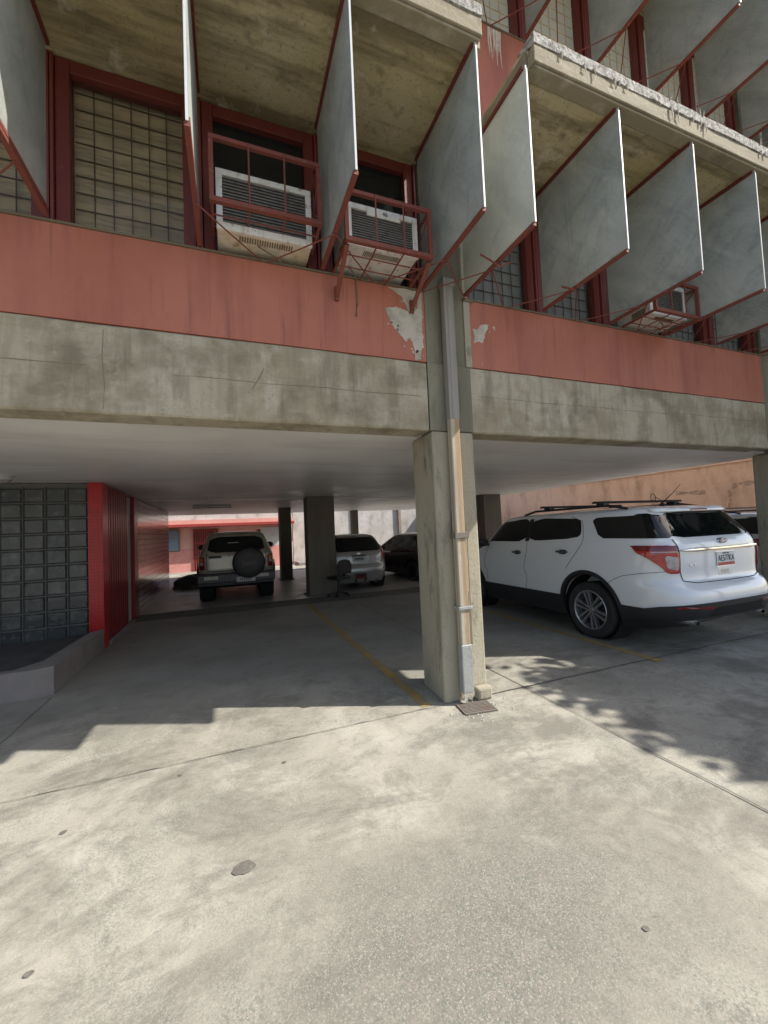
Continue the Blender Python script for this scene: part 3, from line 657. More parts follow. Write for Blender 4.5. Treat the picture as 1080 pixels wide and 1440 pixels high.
b = MB(); b.box(-.16, .16, -.11, .117, .0012, .0019); b.build('pit', M['seam'], t, local=True)

# ------------------------------------------------------------------ entrance side on the left
gb = thing('glass_block_wall', 'dark glass block wall beside the red mosaic pier, behind the low planter', 'wall', (-3.3, 7.34, 0))
b = MB(); bw, bh = .266, .228; rnd = random.Random(2)
for i in range(9):
    for j in range(10):
        x1 = -1.99-i*bw; z1 = 2.44-j*bh
        if z1-bh < .02: continue
        y = 7.36; e = .02; xa, xb, za, zb = x1-bw+.009, x1-.009, z1-bh+.007, z1-.007
        mi = rnd.choice((0, 0, 0, 1, 2))
        b.add([(xa, y, za), (xb, y, za), (xb, y, zb), (xa, y, zb), (xa+e, y-.025, za+e), (xb-e, y-.025, za+e), (xb-e, y-.025, zb-e), (xa+e, y-.025, zb-e)],
              [(0, 1, 5, 4), (1, 2, 6, 5), (2, 3, 7, 6), (3, 0, 4, 7), (4, 5, 6, 7)], mi)
b.build('glass_blocks', [M['block_a'], M['block_b'], M['block_c']], gb)
b = MB(); b.box(-5, -1.985, 7.357, 7.5, 0, 2.5)
for i in range(9): x = -1.99-i*bw; b.box(x-.005, x+.005, 7.336, 7.356, .1, 2.46)
b.box(-5, -1.985, 7.33, 7.356, 2.455, 2.5); b.build('mortar_frame', M['mortar'], gb)
b = MB(); b.box(-1.98, -1.785, 7.27, 7.56, 0, 2.508); tag(b.build('mosaic_pier', M['redtile'], None, bevel=.006), 'bright red mosaic tiled pier between the glass blocks and the gate', 'pillar')
pt = thing('planter', 'low concrete planter with an angled corner under the glass block wall', 'planter', (-3.2, 6.3, 0))
b = MB()
ou = [(-5, 5.33), (-1.93, 5.33), (-1.79, 5.40), (-1.79, 7.26), (-5, 7.26)]
inn = [(-5, 5.46), (-2.16, 5.46), (-1.99, 5.72), (-1.93, 7.1), (-5, 7.1)]
vs = [(x, y, 0) for x, y in ou] + [(x, y, .3) for x, y in ou] + [(x, y, .295) for x, y in inn] + [(x, y, .2) for x, y in inn]
fs = []
for i in range(3): fs += [(i, i+1, 6+i, 5+i), (5+i, 6+i, 11+i, 10+i), (10+i, 11+i, 16+i, 15+i)]
b.add(vs, fs); b.build('kerb', M['planter'], pt, recalc=False)
b = MB(); b.add([(x, y, .22) for x, y in inn[:4]] + [(-1.93, 7.33, .22), (-5, 7.33, .22)], [(0, 1, 2, 3, 4, 5)]); b.build('fill', M['soil'], pt)
gt = thing('corrugated_gate', 'dark red corrugated metal gate beside the red mosaic pier', 'gate', (-1.81, 8.4, 0))
b = MB(); rows = [[], []]
ys = 7.58; n = 9
for i in range(n):
    for dy, dx in ((0, 0), (.045, .05), (.1, .05), (.135, 0)):
        y = ys+i*.15+dy
        for k, z in enumerate((.06, 2.47)): rows[k].append((-1.84+dx, y, z))
b.grid(rows); b.build('corrugated_leaf', M['gate'], gt)
b = MB(); b.box(-1.86, -1.84, 8.94, 9.36, .06, 2.46); b.build('grey_panel', M['greypanel'], gt)
b = MB(); b.box(-1.88, -1.77, 9.37, 9.72, .05, 2.49); b.build('post', M['gate'], gt, bevel=.01)
b = MB(); b.box(-1.86, -1.76, 7.57, 9.36, .006, .045); b.build('bottom_track', M['planter'], gt); b = MB(); b.box(-1.87, -1.79, 7.57, 9.36, 2.475, 2.505); b.build('top_track', M['gate'], gt)
b = MB(); b.box(-2.6, -1.86, 9.73, 15.0, .05, 2.508); tag(b.build('tiled_side_wall', M['walltile']), 'side wall of glossy maroon tiles in long courses beyond the gate', 'wall')

# ------------------------------------------------------------------ behind the car park: yard, pink house, boundary walls
sheet('yard', -12, 14, 17.6, 40, .006, M['ground'])
hs = thing('pink_house', 'single storey pink house with red trim across the sunny yard', 'house', (-2, 21.5, 0))
def hp(b, name, m, **k): return b.build(name, m, hs, **k)
b = MB(); b.box(-9, 3.0, 21.5, 26, 1.05, 2.12); hp(b, 'upper_wall', M['pinkupper'])
b = MB(); b.box(-9, 3.02, 21.46, 26, 0, 1.048); hp(b, 'lower_wall', M['pinklower'], bevel=.01)
b = MB(); b.box(-9.2, 3.1, 20.75, 26, 2.125, 2.26); hp(b, 'eave', M['redtrim'], bevel=.01)
b = MB(); b.box(-9.2, 3.05, 20.95, 26, 2.262, 2.45); hp(b, 'fascia', M['pinkupper'])
b = MB(); b.box(-9.2, 3.05, 21.2, 26, 2.452, 3.6); hp(b, 'parapet', M['greywall'])
b = MB(); b.box(-2.95, -2.2, 21.43, 21.49, 1.0, 2.05); w = hp(b, 'window', M['grille'])
b = MB()
for i in range(9): z = 1.06+i*.105; b.hexa([(-2.9, 21.405, z), (-2.25, 21.405, z), (-2.25, 21.44, z+.03), (-2.9, 21.44, z+.03), (-2.9, 21.40, z+.012), (-2.25, 21.40, z+.012), (-2.25, 21.435, z+.095), (-2.9, 21.435, z+.095)])
b.build('louvres', M['louvre'], w)
b = MB(); b.box(-1.62, -.5, 21.44, 21.5, 0, 2.0); d = hp(b, 'door', M['room'])
b = MB()
for i in range(12): x = -1.6+i*.098; b.box(x-.02, x+.02, 21.40, 21.425, 0.02, 1.98)
for z in (.04, .7, 1.35, 1.94): b.box(-1.62, -.5, 21.425, 21.437, z-.03, z+.03)
b.build('grille', M['redtrim'], d)
b = MB(); b.box(1.5, 2.7, 21.47, 21.52, 1.06, 2.0); hp(b, 'shutter', M['greypanel'])
bw_ = thing('rear_boundary_wall', 'tall stained grey wall closing the yard behind the parked cars', 'wall', (8, 22, 0))
b = MB(); b.box(3.2, 14, 22, 22.3, 0, 4.2); b.build('render', M['greywall'], bw_)
b = MB()
for x in (6.6, 9.3): b.box(x, x+.16, 21.85, 21.998, 0, 4.2)
b.build('piers', M['greypier'], bw_)
b = MB(); b.box(3.2, 5.2, 20.5, 21.9, .008, .16); b.box(5.3, 14, 21.2, 21.99, .008, .3); tag(b.build('yard_kerb', M['planter'], None, bevel=.02), 'pale concrete kerb along the foot of the stained rear wall', 'kerb')
def slant(name, x0, y0, x1, y1, z0, z1, th, m, parent, off=0, **k):
    d = Vector((x1-x0, y1-y0, 0)).normalized(); nrm = Vector((-d.y, d.x, 0)) # towards the left (building) side
    a = Vector((x0, y0, 0))+nrm*off; c = Vector((x1, y1, 0))+nrm*off; e = -nrm*th
    n = 60; b = MB(); rows = []
    for i in range(n+1):
        p = a.lerp(c, i/n); rows.append([(p.x, p.y, z0), (p.x, p.y, z1), (p.x+e.x, p.y+e.y, z1), (p.x+e.x, p.y+e.y, z0)])
    b.grid(rows); return b.build(name, m, parent, **k)
sw = thing('side_boundary_wall', 'high salmon boundary wall with faded grey spray paint beside the car park', 'wall', (13, 8, 0))
WX0, WY0, WX1, WY1 = 13.6, 4.2, 11.9, 21.9
slant('render', WX0, WY0, WX1, WY1, 0, 3.06, .25, M['sidewall'], sw)
slant('coping_band', WX0, WY0, WX1, WY1, 3.062, 3.9, .33, M['sidecap'], sw, .05)
# faded sprayed shapes on the wall
d_ = Vector((WX1-WX0, WY1-WY0, 0)).normalized(); nr = Vector((-d_.y, d_.x, 0))
def wp(s, z, o=.004): p = Vector((WX0, WY0, 0))+d_*s+nr*o; return (p.x, p.y, z)
b = MB()
for pts in ([(3.0, 1.75), (3.0, 2.25), (2.85, 2.45), (2.4, 2.45)], [(1.7, 1.75), (1.75, 2.2), (1.55, 2.4), (1.1, 2.42), (.95, 2.2)], [(3.6, 2.3), (4.4, 2.35)], [(2.3, 1.75), (2.2, 2.2)]):
    sm = []
    for i in range(len(pts)-1):
        for k in range(6): t_ = k/6; sm.append((pts[i][0]+(pts[i+1][0]-pts[i][0])*t_, pts[i][1]+(pts[i+1][1]-pts[i][1])*t_))
    sm.append(pts[-1])
    lo = []; hi = []
    for i, (s_, z_) in enumerate(sm):
        q = sm[min(i+1, len(sm)-1)]; p_ = sm[max(i-1, 0)]; dx, dz = q[0]-p_[0], q[1]-p_[1]; L = math.hypot(dx, dz) or 1
        w_ = .05+.02*math.sin(i*1.3); lo.append(wp(s_-dz/L*w_, z_+dx/L*w_)); hi.append(wp(s_+dz/L*w_, z_-dx/L*w_))
    b.grid([lo, hi])
b.build('spray_paint', M['graffiti'], sw)

# ------------------------------------------------------------------ tree out of frame on the right: its shade dapples the yard
def leaf_tree(name, label, x, y, blobs, nleaf, trunk_h, seed):
    t = thing(name, label, 'tree', (x, y, 0)); rnd = random.Random(seed)
    b = MB(); b.tube([(x, y, 0), (x+.05, y+.03, trunk_h*.5), (x-.03, y+.08, trunk_h)], [.2, .15, .12], 10)
    for (cx, cy, cz, rr) in blobs: b.tube([(x-.03, y+.08, trunk_h-.1), ((x+cx)/2, (y+cy)/2, (trunk_h+cz)/2+.2), (cx, cy, cz)], [.09, .05, .02], 6)
    b.build('trunk', M['bark'], t, smooth=True)
    b = MB(); tot = sum(q[3]**2 for q in blobs)
    for (cx, cy, cz, rr) in blobs:
        nc = int(18*rr*rr)
        for _ in range(nc):
            q = Vector((rnd.gauss(0, 1), rnd.gauss(0, 1), rnd.gauss(0, .8))).normalized()*rr*rnd.uniform(.25, 1)**.6
            c = Vector((cx, cy, cz))+q; cr = rnd.uniform(.14, .32)
            for _ in range(int(nleaf*rr*rr/tot/nc)):
                p = c+Vector((rnd.gauss(0, cr), rnd.gauss(0, cr), rnd.gauss(0, cr*.7)))
                a = Vector((rnd.gauss(0, 1), rnd.gauss(0, 1), rnd.gauss(0, .5))).normalized(); w = a.cross(Vector((rnd.gauss(0, 1), rnd.gauss(0, 1), rnd.gauss(0, 1)))).normalized()
                L = rnd.uniform(.11, .19); w *= L*.48
                b.add([p-a*L*.6, p+w, p+a*L*.7, p-w], [(0, 1, 2, 3)])
    b.build('crown', M['leaf'], t, recalc=False); return t
leaf_tree('shade_tree', 'broad leafy tree standing to the right of the yard', 10.8, -.7, [(9.4, 0, 5.5, 1.3), (9.1, -1.1, 5.2, 1.0), (10.8, .3, 5.8, 1.6), (11.6, -1.0, 5.6, 1.6), (10.2, 1.3, 5.4, 1.3), (12.2, .9, 5.6, 1.6), (8.75, .9, 5.15, .75), (8.45, -.75, 5.2, .7), (8.15, -.1, 5.05, .6), (8.2, .55, 5.1, .6), (14.5, -1, 6, 1.8), (15, 2, 6, 1.8), (13.5, -3, 6, 1.6), (11.0, -2.2, 5.2, 1.3), (12.9, -.3, 6, 1.3), (11.4, 2.2, 5.2, 1.2), (13.2, 2, 5.5, 1.4), (9.6, 2.1, 5.3, .9), (10.0, -1.6, 5.5, 1.2), (12.4, -1.9, 5.5, 1.4), (9.9, .7, 4.7, 1.1)], 78000, 3.4, 3)

# ------------------------------------------------------------------ vehicles
def interp(tab, z):
    if z <= tab[0][0]: return tab[0][1]
    for (a, x), (c, y) in zip(tab, tab[1:]):
        if z <= c:
            t = (z-a)/(c-a); return x+(y-x)*t
    return tab[-1][1]
def smooth_tab(tab, n=3):
    # Chaikin, so profiles bend softly
    p = list(tab)
    for _ in range(n):
        q = [p[0]]
        for a, b_ in zip(p, p[1:]):
            q += [(a[0]*.8+b_[0]*.2, a[1]*.8+b_[1]*.2), (a[0]*.2+b_[0]*.8, a[1]*.2+b_[1]*.8)]
        q.append(p[-1]); p = q
    return p
class Car:
    """local axes: heading +Y, rear bumper at y = 0, centre line x = 0, ground z = 0"""
    def __init__(s, root, rear, front, width, p=12, q=4, n=2):
        s.root = root; s.R = smooth_tab(rear, n); s.F = smooth_tab(front, n); s.Wt = smooth_tab(width, n); s.p = p; s.q = q
        s.cache = {}
    def half(s, z, x):
        """y offset fraction at lateral fraction x"""
        return (1-min(1, abs(x))**s.q)**(1/s.p)
    def ring_left(s, z, ns=26, nr=22):
        """rear centre -> left side -> front centre, x negative"""
        yr, yf, w = interp(s.R, z), interp(s.F, z), interp(s.Wt, z); yc, L = (yr+yf)/2, (yf-yr)/2
        uc = (1-.95**s.q)**(1/s.p); pts = []
        for i in range(nr): x = .95*i/nr; pts.append((-w*x, yc-L*s.half(z, x)))
        for i in range(ns+1):
            u = -uc+2*uc*i/ns; pts.append((-w*(1-abs(u)**s.p)**(1/s.q), yc+L*u))
        for i in range(nr-1, -1, -1): x = .95*i/nr; pts.append((-w*x, yc+L*s.half(z, x)))
        return pts
    def body(s, zs, name, m, cutters=()):
        b = MB(); rings = []
        for z in zs:
            l = s.ring_left(z); rings.append([(x, y, z) for x, y in l]+[(-x, y, z) for x, y in l[::-1]][1:-1])
        n = len(rings[0]); b.v = [p for r in rings for p in r]
        for i in range(len(rings)-1):
            for j in range(n): b.f.append([i*n+j, i*n+(j+1) % n, (i+1)*n+(j+1) % n, (i+1)*n+j]); b.m.append(0)
        b.f.append(list(range(n))[::-1]); b.f.append([(len(rings)-1)*n+j for j in range(n)]); b.m += [0, 0]
        o = b.build(name, m, None); o = boolean_cut(o, cutters) if cutters else o
        if not cutters:
            o.data.polygons.foreach_set('use_smooth', [True]*len(o.data.polygons)); o.data.set_sharp_from_angle(angle=R(32))
        o.parent = s.root; return o
    def poly(s, z):
        z = round(z, 4)
        if z in s.cache: return s.cache[z]
        l = s.ring_left(z, 60, 60); A = [0]
        for a, c in zip(l, l[1:]): A.append(A[-1]+math.hypot(c[0]-a[0], c[1]-a[1]))
        s.cache[z] = (l, A); return s.cache[z]
    def at(s, z, arc, side=-1, off=0):
        """point on the skin at arc length from the rear centre (side -1 left, 1 right)"""
        if arc < 0: arc = -arc; side = -side
        l, A = s.poly(z); arc = min(arc, A[-1]-1e-4)
        lo, hi = 0, len(A)-1
        while hi-lo > 1:
            mid = (lo+hi)//2
            if A[mid] <= arc: lo = mid
            else: hi = mid
        t = (arc-A[lo])/max(1e-9, A[hi]-A[lo]); x = l[lo][0]+(l[hi][0]-l[lo][0])*t; y = l[lo][1]+(l[hi][1]-l[lo][1])*t
        dx, dy = l[hi][0]-l[lo][0], l[hi][1]-l[lo][1]; L = math.hypot(dx, dy) or 1
        nx, ny = -dy/L, dx/L                   # outward for the left half travelled rear -> front
        x += nx*off; y += ny*off
        return (x if side < 0 else -x, y, z)
    def A(s, kind, v, z):
        """arc of ('r', x) on the rear, ('s', y) on the side, ('f', x) on the front"""
        l, A = s.poly(z); k = len(l)
        if kind == 'r':
            for i in range(k-1):
                if -l[i+1][0] >= abs(v) or i >= 80: 
                    d = l[i][0]-l[i+1][0]; t = (abs(v)+l[i][0])/d if abs(d) > 1e-9 else 0
                    a = A[i]+(A[i+1]-A[i])*min(1, max(0, t)); return a if v >= 0 else -a
        if kind == 's':
            for i in range(10, k-1):
                if l[i+1][1] >= v and -l[i+1][0] > interp(s.Wt, z)*.4:
                    d = l[i+1][1]-l[i][1]; t = (v-l[i][1])/d if abs(d) > 1e-9 else 0
                    return A[i]+(A[i+1]-A[i])*min(1, max(0, t))
        for i in range(k-2, 0, -1):
            if -l[i][0] >= abs(v) or i <= k-80:
                d = l[i][0]-l[i+1][0]; t = (l[i+1][0]+abs(v))/(-d) if abs(d) > 1e-9 else 0
                a = A[i+1]-(A[i+1]-A[i])*min(1, max(0, t)); return a if v >= 0 else 2*A[-1]-a
        return A[-1]
    def patch(s, pts, name, m, side=-1, off=.004, rows=12, cols=16, parent=None, rnd=1, tk=0):
        """skin panel with the outline pts = [(kind, v, z), ...]; rows follow z"""
        P = [(s.A(k, v, z), z) for k, v, z in pts]
        for _ in range(rnd):
            Q = []
            for a, c in zip(P, P[1:]+P[:1]): Q += [(a[0]*.85+c[0]*.15, a[1]*.85+c[1]*.15), (a[0]*.15+c[0]*.85, a[1]*.15+c[1]*.85)]
            P = Q
        z0, z1 = min(p[1] for p in P), max(p[1] for p in P); b = MB(); grid = []
        for i in range(rows+1):
            z = z0+(z1-z0)*(.004+.992*i/rows); xs = []
            for a, c in zip(P, P[1:]+P[:1]):
                if (a[1]-z)*(c[1]-z) < 0: xs.append(a[0]+(c[0]-a[0])*(z-a[1])/(c[1]-a[1]))
            if len(xs) < 2: continue
            lo, hi = min(xs), max(xs)
            grid.append([s.at(z, lo+(hi-lo)*j/cols, side, off) for j in range(cols+1)])
        b.grid(grid); o = b.build(name, m, None, smooth=True, angle=50); o.parent = parent or s.root
        if tk:
            sd_ = o.modifiers.new('solid', 'SOLIDIFY'); sd_.thickness = tk; sd_.offset = 0
        return o
    def line(s, pts, side=-1, r=.0035, off=.0005, b=None, sub=8):
        P = [(s.A(k, v, z), z) for k, v, z in pts]; out = []
        for a, c in zip(P, P[1:]):
            for i in range(sub): t = i/sub; out.append(s.at(a[1]+(c[1]-a[1])*t, a[0]+(c[0]-a[0])*t, side, off))
        out.append(s.at(P[-1][1], P[-1][0], side, off)); b = b or MB(); b.tube(out, r, 5); return b
    def shell(s, name, m, zlo, ztop, off, cutters, lev=6):
        """cladding band round the lower body; ztop(x, y) gives its upper edge"""
        b = MB(); base = s.ring_left(zlo); n = len(base); rows = []
        for k in range(lev+2):
            row = []
            for side in (0, 1):
                rng = range(n) if side == 0 else range(n-2, 0, -1)
                for j in rng:
                    x, y = base[j]; zt = ztop(abs(x), y); z = zlo+(zt-zlo)*min(k, lev)/lev
                    l = s.ring_left(z); a = l[max(0, j-1)]; c = l[min(n-1, j+1)]; dx, dy = c[0]-a[0], c[1]-a[1]; L = math.hypot(dx, dy) or 1
                    o = off if k <= lev else -.01
                    x, y = l[j][0]-dy/L*o, l[j][1]+dx/L*o
                    row.append((x if side == 0 else -x, y, z))
            rows.append(row)
        n2 = len(rows[0]); b.v = [p for r in rows for p in r]
        for i in range(len(rows)-1):
            for j in range(n2): b.f.append([i*n2+j, i*n2+(j+1) % n2, (i+1)*n2+(j+1) % n2, (i+1)*n2+j]); b.m.append(0)
        b.f.append(list(range(n2))[::-1]); b.m.append(0); b.f.append([(len(rows)-1)*n2+j for j in range(n2)]); b.m.append(0)
        o = boolean_cut(b.build(name, m, None), cutters); o.parent = s.root; return o
def cyl_cutter(y, z, r, x0, x1):
    b = MB(); b.lathe([(.0001, x0), (r, x0), (r, x1), (.0001, x1)], lambda c, q, a: (a, y+c, z+q), 56); return b.build('cutter', M['well'])
def wheel(root, x, y, r, rr, w, side, spokes=5, alloy='alloy', n=48):
    """tyre is the part, rim and hub its sub-parts; outer face looks to side"""
    t = MB(); o = side
    prof = [(rr*.98, -w*.46), (rr*1.06, -w*.49), (r*.93, -w*.5), (r*.985, -w*.42), (r, -w*.25), (r, w*.25), (r*.985, w*.42), (r*.93, w*.5), (rr*1.06, w*.49), (rr*.98, w*.44)]
    f = lambda c, q, a: (x+o*a, y+c, r+q)
    t.lathe(prof, f, n); ty = t.build('wheel', M['rubber'], None, smooth=True, angle=40); ty.parent = root
    b = MB(); b.lathe([(rr*1.02, w*.47), (rr*1.0, w*.49), (rr*.95, w*.47), (rr*.9, w*.3), (rr*.88, w*.05)], f, n)
    b.lathe([(.001, w*.42), (rr*.13, w*.42), (rr*.16, w*.36), (rr*.2, w*.2)], f, 20)
    for k in range(spokes):
        for d in ((-.13, .13) if spokes <= 6 else (0,)):
            a = 2*math.pi*k/spokes+.3; ca, sa = math.cos(a), math.sin(a); px, pz = -sa, ca
            def P(rad, lat, ax): return (x+o*ax, y+ca*rad+px*lat, r+sa*rad+pz*lat)
            r1, r2, l1, l2, h1, h2 = rr*.12, rr*.95, d*rr*.55, d*rr*1.15, rr*.065, rr*.085
            b.hexa([P(r1, l1-h1, w*.25), P(r1, l1+h1, w*.25), P(r2, l2+h2, w*.3), P(r2, l2-h2, w*.3), P(r1, l1-h1*.7, w*.41), P(r1, l1+h1*.7, w*.41), P(r2, l2+h2*.7, w*.45), P(r2, l2-h2*.7, w*.45)])
    ri = b.build('rim', M[alloy], None, smooth=True, angle=30); ri.parent = ty
    b = MB(); b.lathe([(rr*.9, w*.06), (rr*.3, w*.1), (.001, w*.1)], f, 32); q = b.build('brake_disc', M['alloy_dark'], None, smooth=True); q.parent = ty
    return ty
def arch_trim(car, y, z, r0, r1, side, m, off=.014, zlow=.3, a0=-25, a1=205):
    b = MB(); n = 36; rows = [[], [], []]
    for i in range(n+1):
        a = R(a0+(a1-a0)*i/n)
        for k, (rad, o) in enumerate(((r0-.002, -.05), (r0, off), (r1, off*.7))):
            zz = max(zlow, z+rad*math.sin(a)); yy = y+rad*math.cos(a); rows[k].append(car.at(zz, car.A('s', yy, zz), side, o))
    b.grid(rows); o = b.build('arch_trim', m, None, smooth=True, angle=50); o.parent = car.root; return o
def part(b, name, m, root, **k):
    o = b.build(name, m, None, **k); o.parent = root; return o
def mirror_part(car, x, y, z, m, w=.2, h=.15):
    for sx in (-1, 1):
        b = MB(); b.lathe([(.001, -.07), (.6, -.06), (.95, -.02), (1, .02), (.8, .09), (.001, .13)], lambda c, q, a: (sx*(x+w*.5+c*w*.5), y+a, z+q*h*.5), 20)
        b.bar((sx*(x-.06), y+.02, z-h*.3), (sx*(x+.06), y+.02, z-h*.3), .06, .04); part(b, 'mirror', m, car.root, smooth=True)

def zlist(a, c, n): return [a+(c-a)*i/n for i in range(n+1)]

# ---- white sport utility, the large one at the front right
def build_suv(loc, rz, label):
    root = thing('sport_utility_car', label, 'car', loc, rz)
    c = Car(root,
        rear=[(.25, .5), (.34, .36), (.40, .1), (.43, .045), (.48, .02), (.62, 0), (.72, .01), (.80, .05), (.835, .10), (.90, .125), (1.1, .115), (1.26, .125), (1.33, .15), (1.40, .20), (1.66, .40), (1.70, .40), (1.72, .44), (1.745, .54), (1.77, .8)],
        front=[(.25, 4.8), (.45, 4.97), (.7, 4.98), (.95, 4.9), (1.06, 4.7), (1.15, 4.0), (1.22, 3.84), (1.66, 3.38), (1.72, 3.24), (1.745, 3.05), (1.77, 2.6)],
        width=[(.25, .90), (.42, .96), (.6, .985), (.8, 1.0), (1.05, .995), (1.25, .965), (1.33, .94), (1.45, .895), (1.66, .80), (1.71, .765), (1.735, .70), (1.755, .58), (1.77, .4)], p=14, q=4)
    wy0, wy1, wr = 1.25, 4.11, .385
    cut = [cyl_cutter(y, wr+.03, .465, sx*.58, sx*1.2) for y in (wy0, wy1) for sx in (-1, 1)]
    zs = zlist(.25, .46, 5)+zlist(.50, .88, 16)+zlist(.90, 1.34, 14)[0:]+zlist(1.37, 1.66, 9)+[1.68, 1.70, 1.712, 1.722, 1.732, 1.742, 1.75, 1.758, 1.764, 1.77]
    body = c.body(zs, 'body', M['white_paint'], cut)
    def ztop(x, y):
        if y > .75: return .535
        if y < .2: return .675
        return .675+(.575-.675)*(y-.2)/.55
    c.shell('lower_cladding', M['black'], .243, ztop, .012, cut)
    for q in cut: bpy.data.objects.remove(q)
    for y in (wy0, wy1):
        for sx in (-1, 1):
            arch_trim(c, y, wr+.03, .462, .515, sx, M['black'])
            wheel(root, sx*.845, y, wr, .262, .25, sx, 6)
    b = MB()
    for y in (wy0, wy1):
        for sx in (-1, 1): b.lathe([(.46, .6), (.45, .93)], lambda p, q, a: (sx*a, y+p, wr+.03+q), 40)
    b.box(-.8, .8, .75, 4.5, .235, .249); part(b, 'underbody', M['well'], root)
    T = M['tint']
    for sx in (-1, 1):
        # side glass
        c.patch([('s', 1.44, 1.36), ('s', 1.36, 1.42), ('s', 1.44, 1.655), ('s', 2.42, 1.675), ('s', 2.42, 1.31)], 'window', T, sx, rnd=2)
        c.patch([('s', 2.48, 1.31), ('s', 2.48, 1.68), ('s', 3.2, 1.67), ('s', 3.68, 1.29), ('s', 3.6, 1.268)], 'window', T, sx, rnd=1)
        c.patch([('s', 2.40, 1.31), ('s', 2.40, 1.67), ('s', 2.5, 1.67), ('s', 2.5, 1.31)], 'door_pillar', M['black'], sx, .003, rnd=0)
        c.patch([('s', 1.05, 1.36), ('s', 1.26, 1.645), ('s', .60, 1.665), ('r', .60, 1.66), ('r', .69, 1.36), ('s', .6, 1.36)], 'window', T, sx, rnd=1, cols=24)
        # lamp wrapping the corner
        c.patch([('s', .565, 1.257), ('s', .59, 1.278), ('r', .745, 1.278), ('r', .725, .95), ('r', .84, .952), ('r', .885, 1.03), ('s', .38, 1.13), ('s', .50, 1.185)], 'tail_lamp', M['lampred'], sx, .012, rnd=1, cols=26, rows=18, tk=.012)
        c.patch([('s', .575, 1.262), ('s', .585, 1.274), ('r', .745, 1.274), ('r', .74, 1.215), ('s', .47, 1.215)], 'upper_lens', M['lampdark'], sx, .0205, rows=5, rnd=0, cols=22)
        c.patch([('r', .75, 1.195), ('r', .75, 1.207), ('s', .36, 1.207), ('s', .34, 1.192)], 'lens_strip', M['lampclear'], sx, .0215, rows=3, rnd=0)
        c.patch([('r', .745, .985), ('r', .75, 1.15), ('r', .865, 1.16), ('r', .845, 1.01)], 'reversing_lens', M['lampclear'], sx, .0225, rows=8, rnd=1)
        b = MB()
        c.line([('s', 1.62, 1.67), ('s', 1.40, 1.60), ('s', 1.32, 1.40), ('s', 1.40, 1.18), ('s', 1.60, .93)], sx, b=b, sub=12)
        c.line([('s', 2.45, 1.31), ('s', 2.47, 1.0), ('s', 2.50, .54)], sx, b=b); c.line([('s', 3.50, 1.26), ('s', 3.62, .9), ('s', 3.56, .54)], sx, b=b)
        c.line([('s', .20, .985), ('s', .45, .95), ('s', .70, .90), ('s', .96, .765)], sx, b=b, r=.003)
        part(b, 'panel_gaps', M['seam'], root)
        for y, z in ((1.66, 1.165), (2.66, 1.125)):
            b = MB(); pts = [c.at(z+.004*math.sin(math.pi*i/8), c.A('s', y-.11+.22*i/8, z), sx, .022+.022*math.sin(math.pi*i/8)) for i in range(9)]
            b.tube(pts, [.011]+[.016]*7+[.011], 8); part(b, 'door_handle', M['greyplastic'], root, smooth=True)
            c.patch([('s', y-.07, z-.035), ('s', y-.07, z+.03), ('s', y+.07, z+.03), ('s', y+.07, z-.035)], 'handle_recess', M['black'], sx, .003, rows=5, rnd=1)
        b = MB(); pts = [(sx*(.735-.02*abs(i-7)/7), 0.78+1.95*i/14, 1.74+.055*min(1, min(i, 14-i)/2)) for i in range(15)]
        b.tube(pts, .018, 8); part(b, 'roof_rail', M['black'], root, smooth=True)
    # rear glass, tailgate gap, trim
    c.patch([('r', -.67, 1.36), ('r', -.73, 1.375), ('r', -.67, 1.668), ('r', .67, 1.668), ('r', .73, 1.375), ('r', .67, 1.36)], 'rear_window', T, -1, .006, rows=14, cols=30, rnd=1)
    b = MB()
    for sx in (-1, 1): c.line([('r', .745, 1.345), ('r', .725, 1.25), ('r', .72, .97), ('r', .70, .865), ('r', .55, .838), ('r', 0, .832)], sx, b=b, off=.003, r=.005)
    part(b, 'tailgate_gap', M['seam'], root)
    c.patch([('r', -.70, 1.672), ('r', -.69, 1.715), ('r', .69, 1.715), ('r', .70, 1.672)], 'roof_spoiler', M['white_paint'], -1, .022, rows=5, cols=24, rnd=1, tk=.03)
    c.patch([('r', -.16, 1.672), ('r', -.16, 1.70), ('r', .16, 1.70), ('r', .16, 1.672)], 'brake_lamp', M['lampdark'], -1, .042, rows=3, rnd=0)
    cb = c.patch([('r', -.71, 1.2), ('r', -.71, 1.231), ('r', .71, 1.231), ('r', .71, 1.2)], 'chrome_bar', M['chrome'], -1, .02, rows=4, cols=30, rnd=1, tk=.02)
    yz = interp(c.R, 1.1)
    yp = c.at(1.08, 0)[1]
    b = MB(); b.box(-.165, .165, yp-.016, yp-.006, 1.0, 1.165); pl = part(b, 'licence_plate', M['plate'], root, bevel=.004)
    b = MB(); b.box(-.175, .175, yp-.006, yp+.01, .99, 1.175); part(b, 'plate_frame', M['chrome'], root)
    b = MB(); b.box(-.155, .155, yp-.0185, yp-.0165, 1.008, 1.042); q = b.build('plate_band', M['plate_red'], None); q.parent = pl
    text('AE577KA', .088, 'plate_letters', M['ink'], pl, (0, yp-.0185, 1.088), (R(90), 0, 0), .001, scale=(.86, 1.15, 1))
    text('VENEZUELA', .024, 'plate_letters', M['ink'], pl, (0, yp-.0185, 1.148), (R(90), 0, 0), .001)
    ye = c.at(1.30, 0)[1]
    b = MB(); b.lathe([(.001, -.02), (.9, -.018), (1, -.008), (1, .02)], lambda p, q, a: (p*.085, ye+a-.004, 1.297+q*.036), 32); em = part(b, 'emblem', M['chrome'], root, smooth=True)
    b = MB(); b.lathe([(.001, -.024), (.86, -.0235), (.87, -.016)], lambda p, q, a: (p*.085, ye+a-.004, 1.297+q*.036), 32); q = b.build('emblem_field', M['blue'], None, smooth=True); q.parent = em
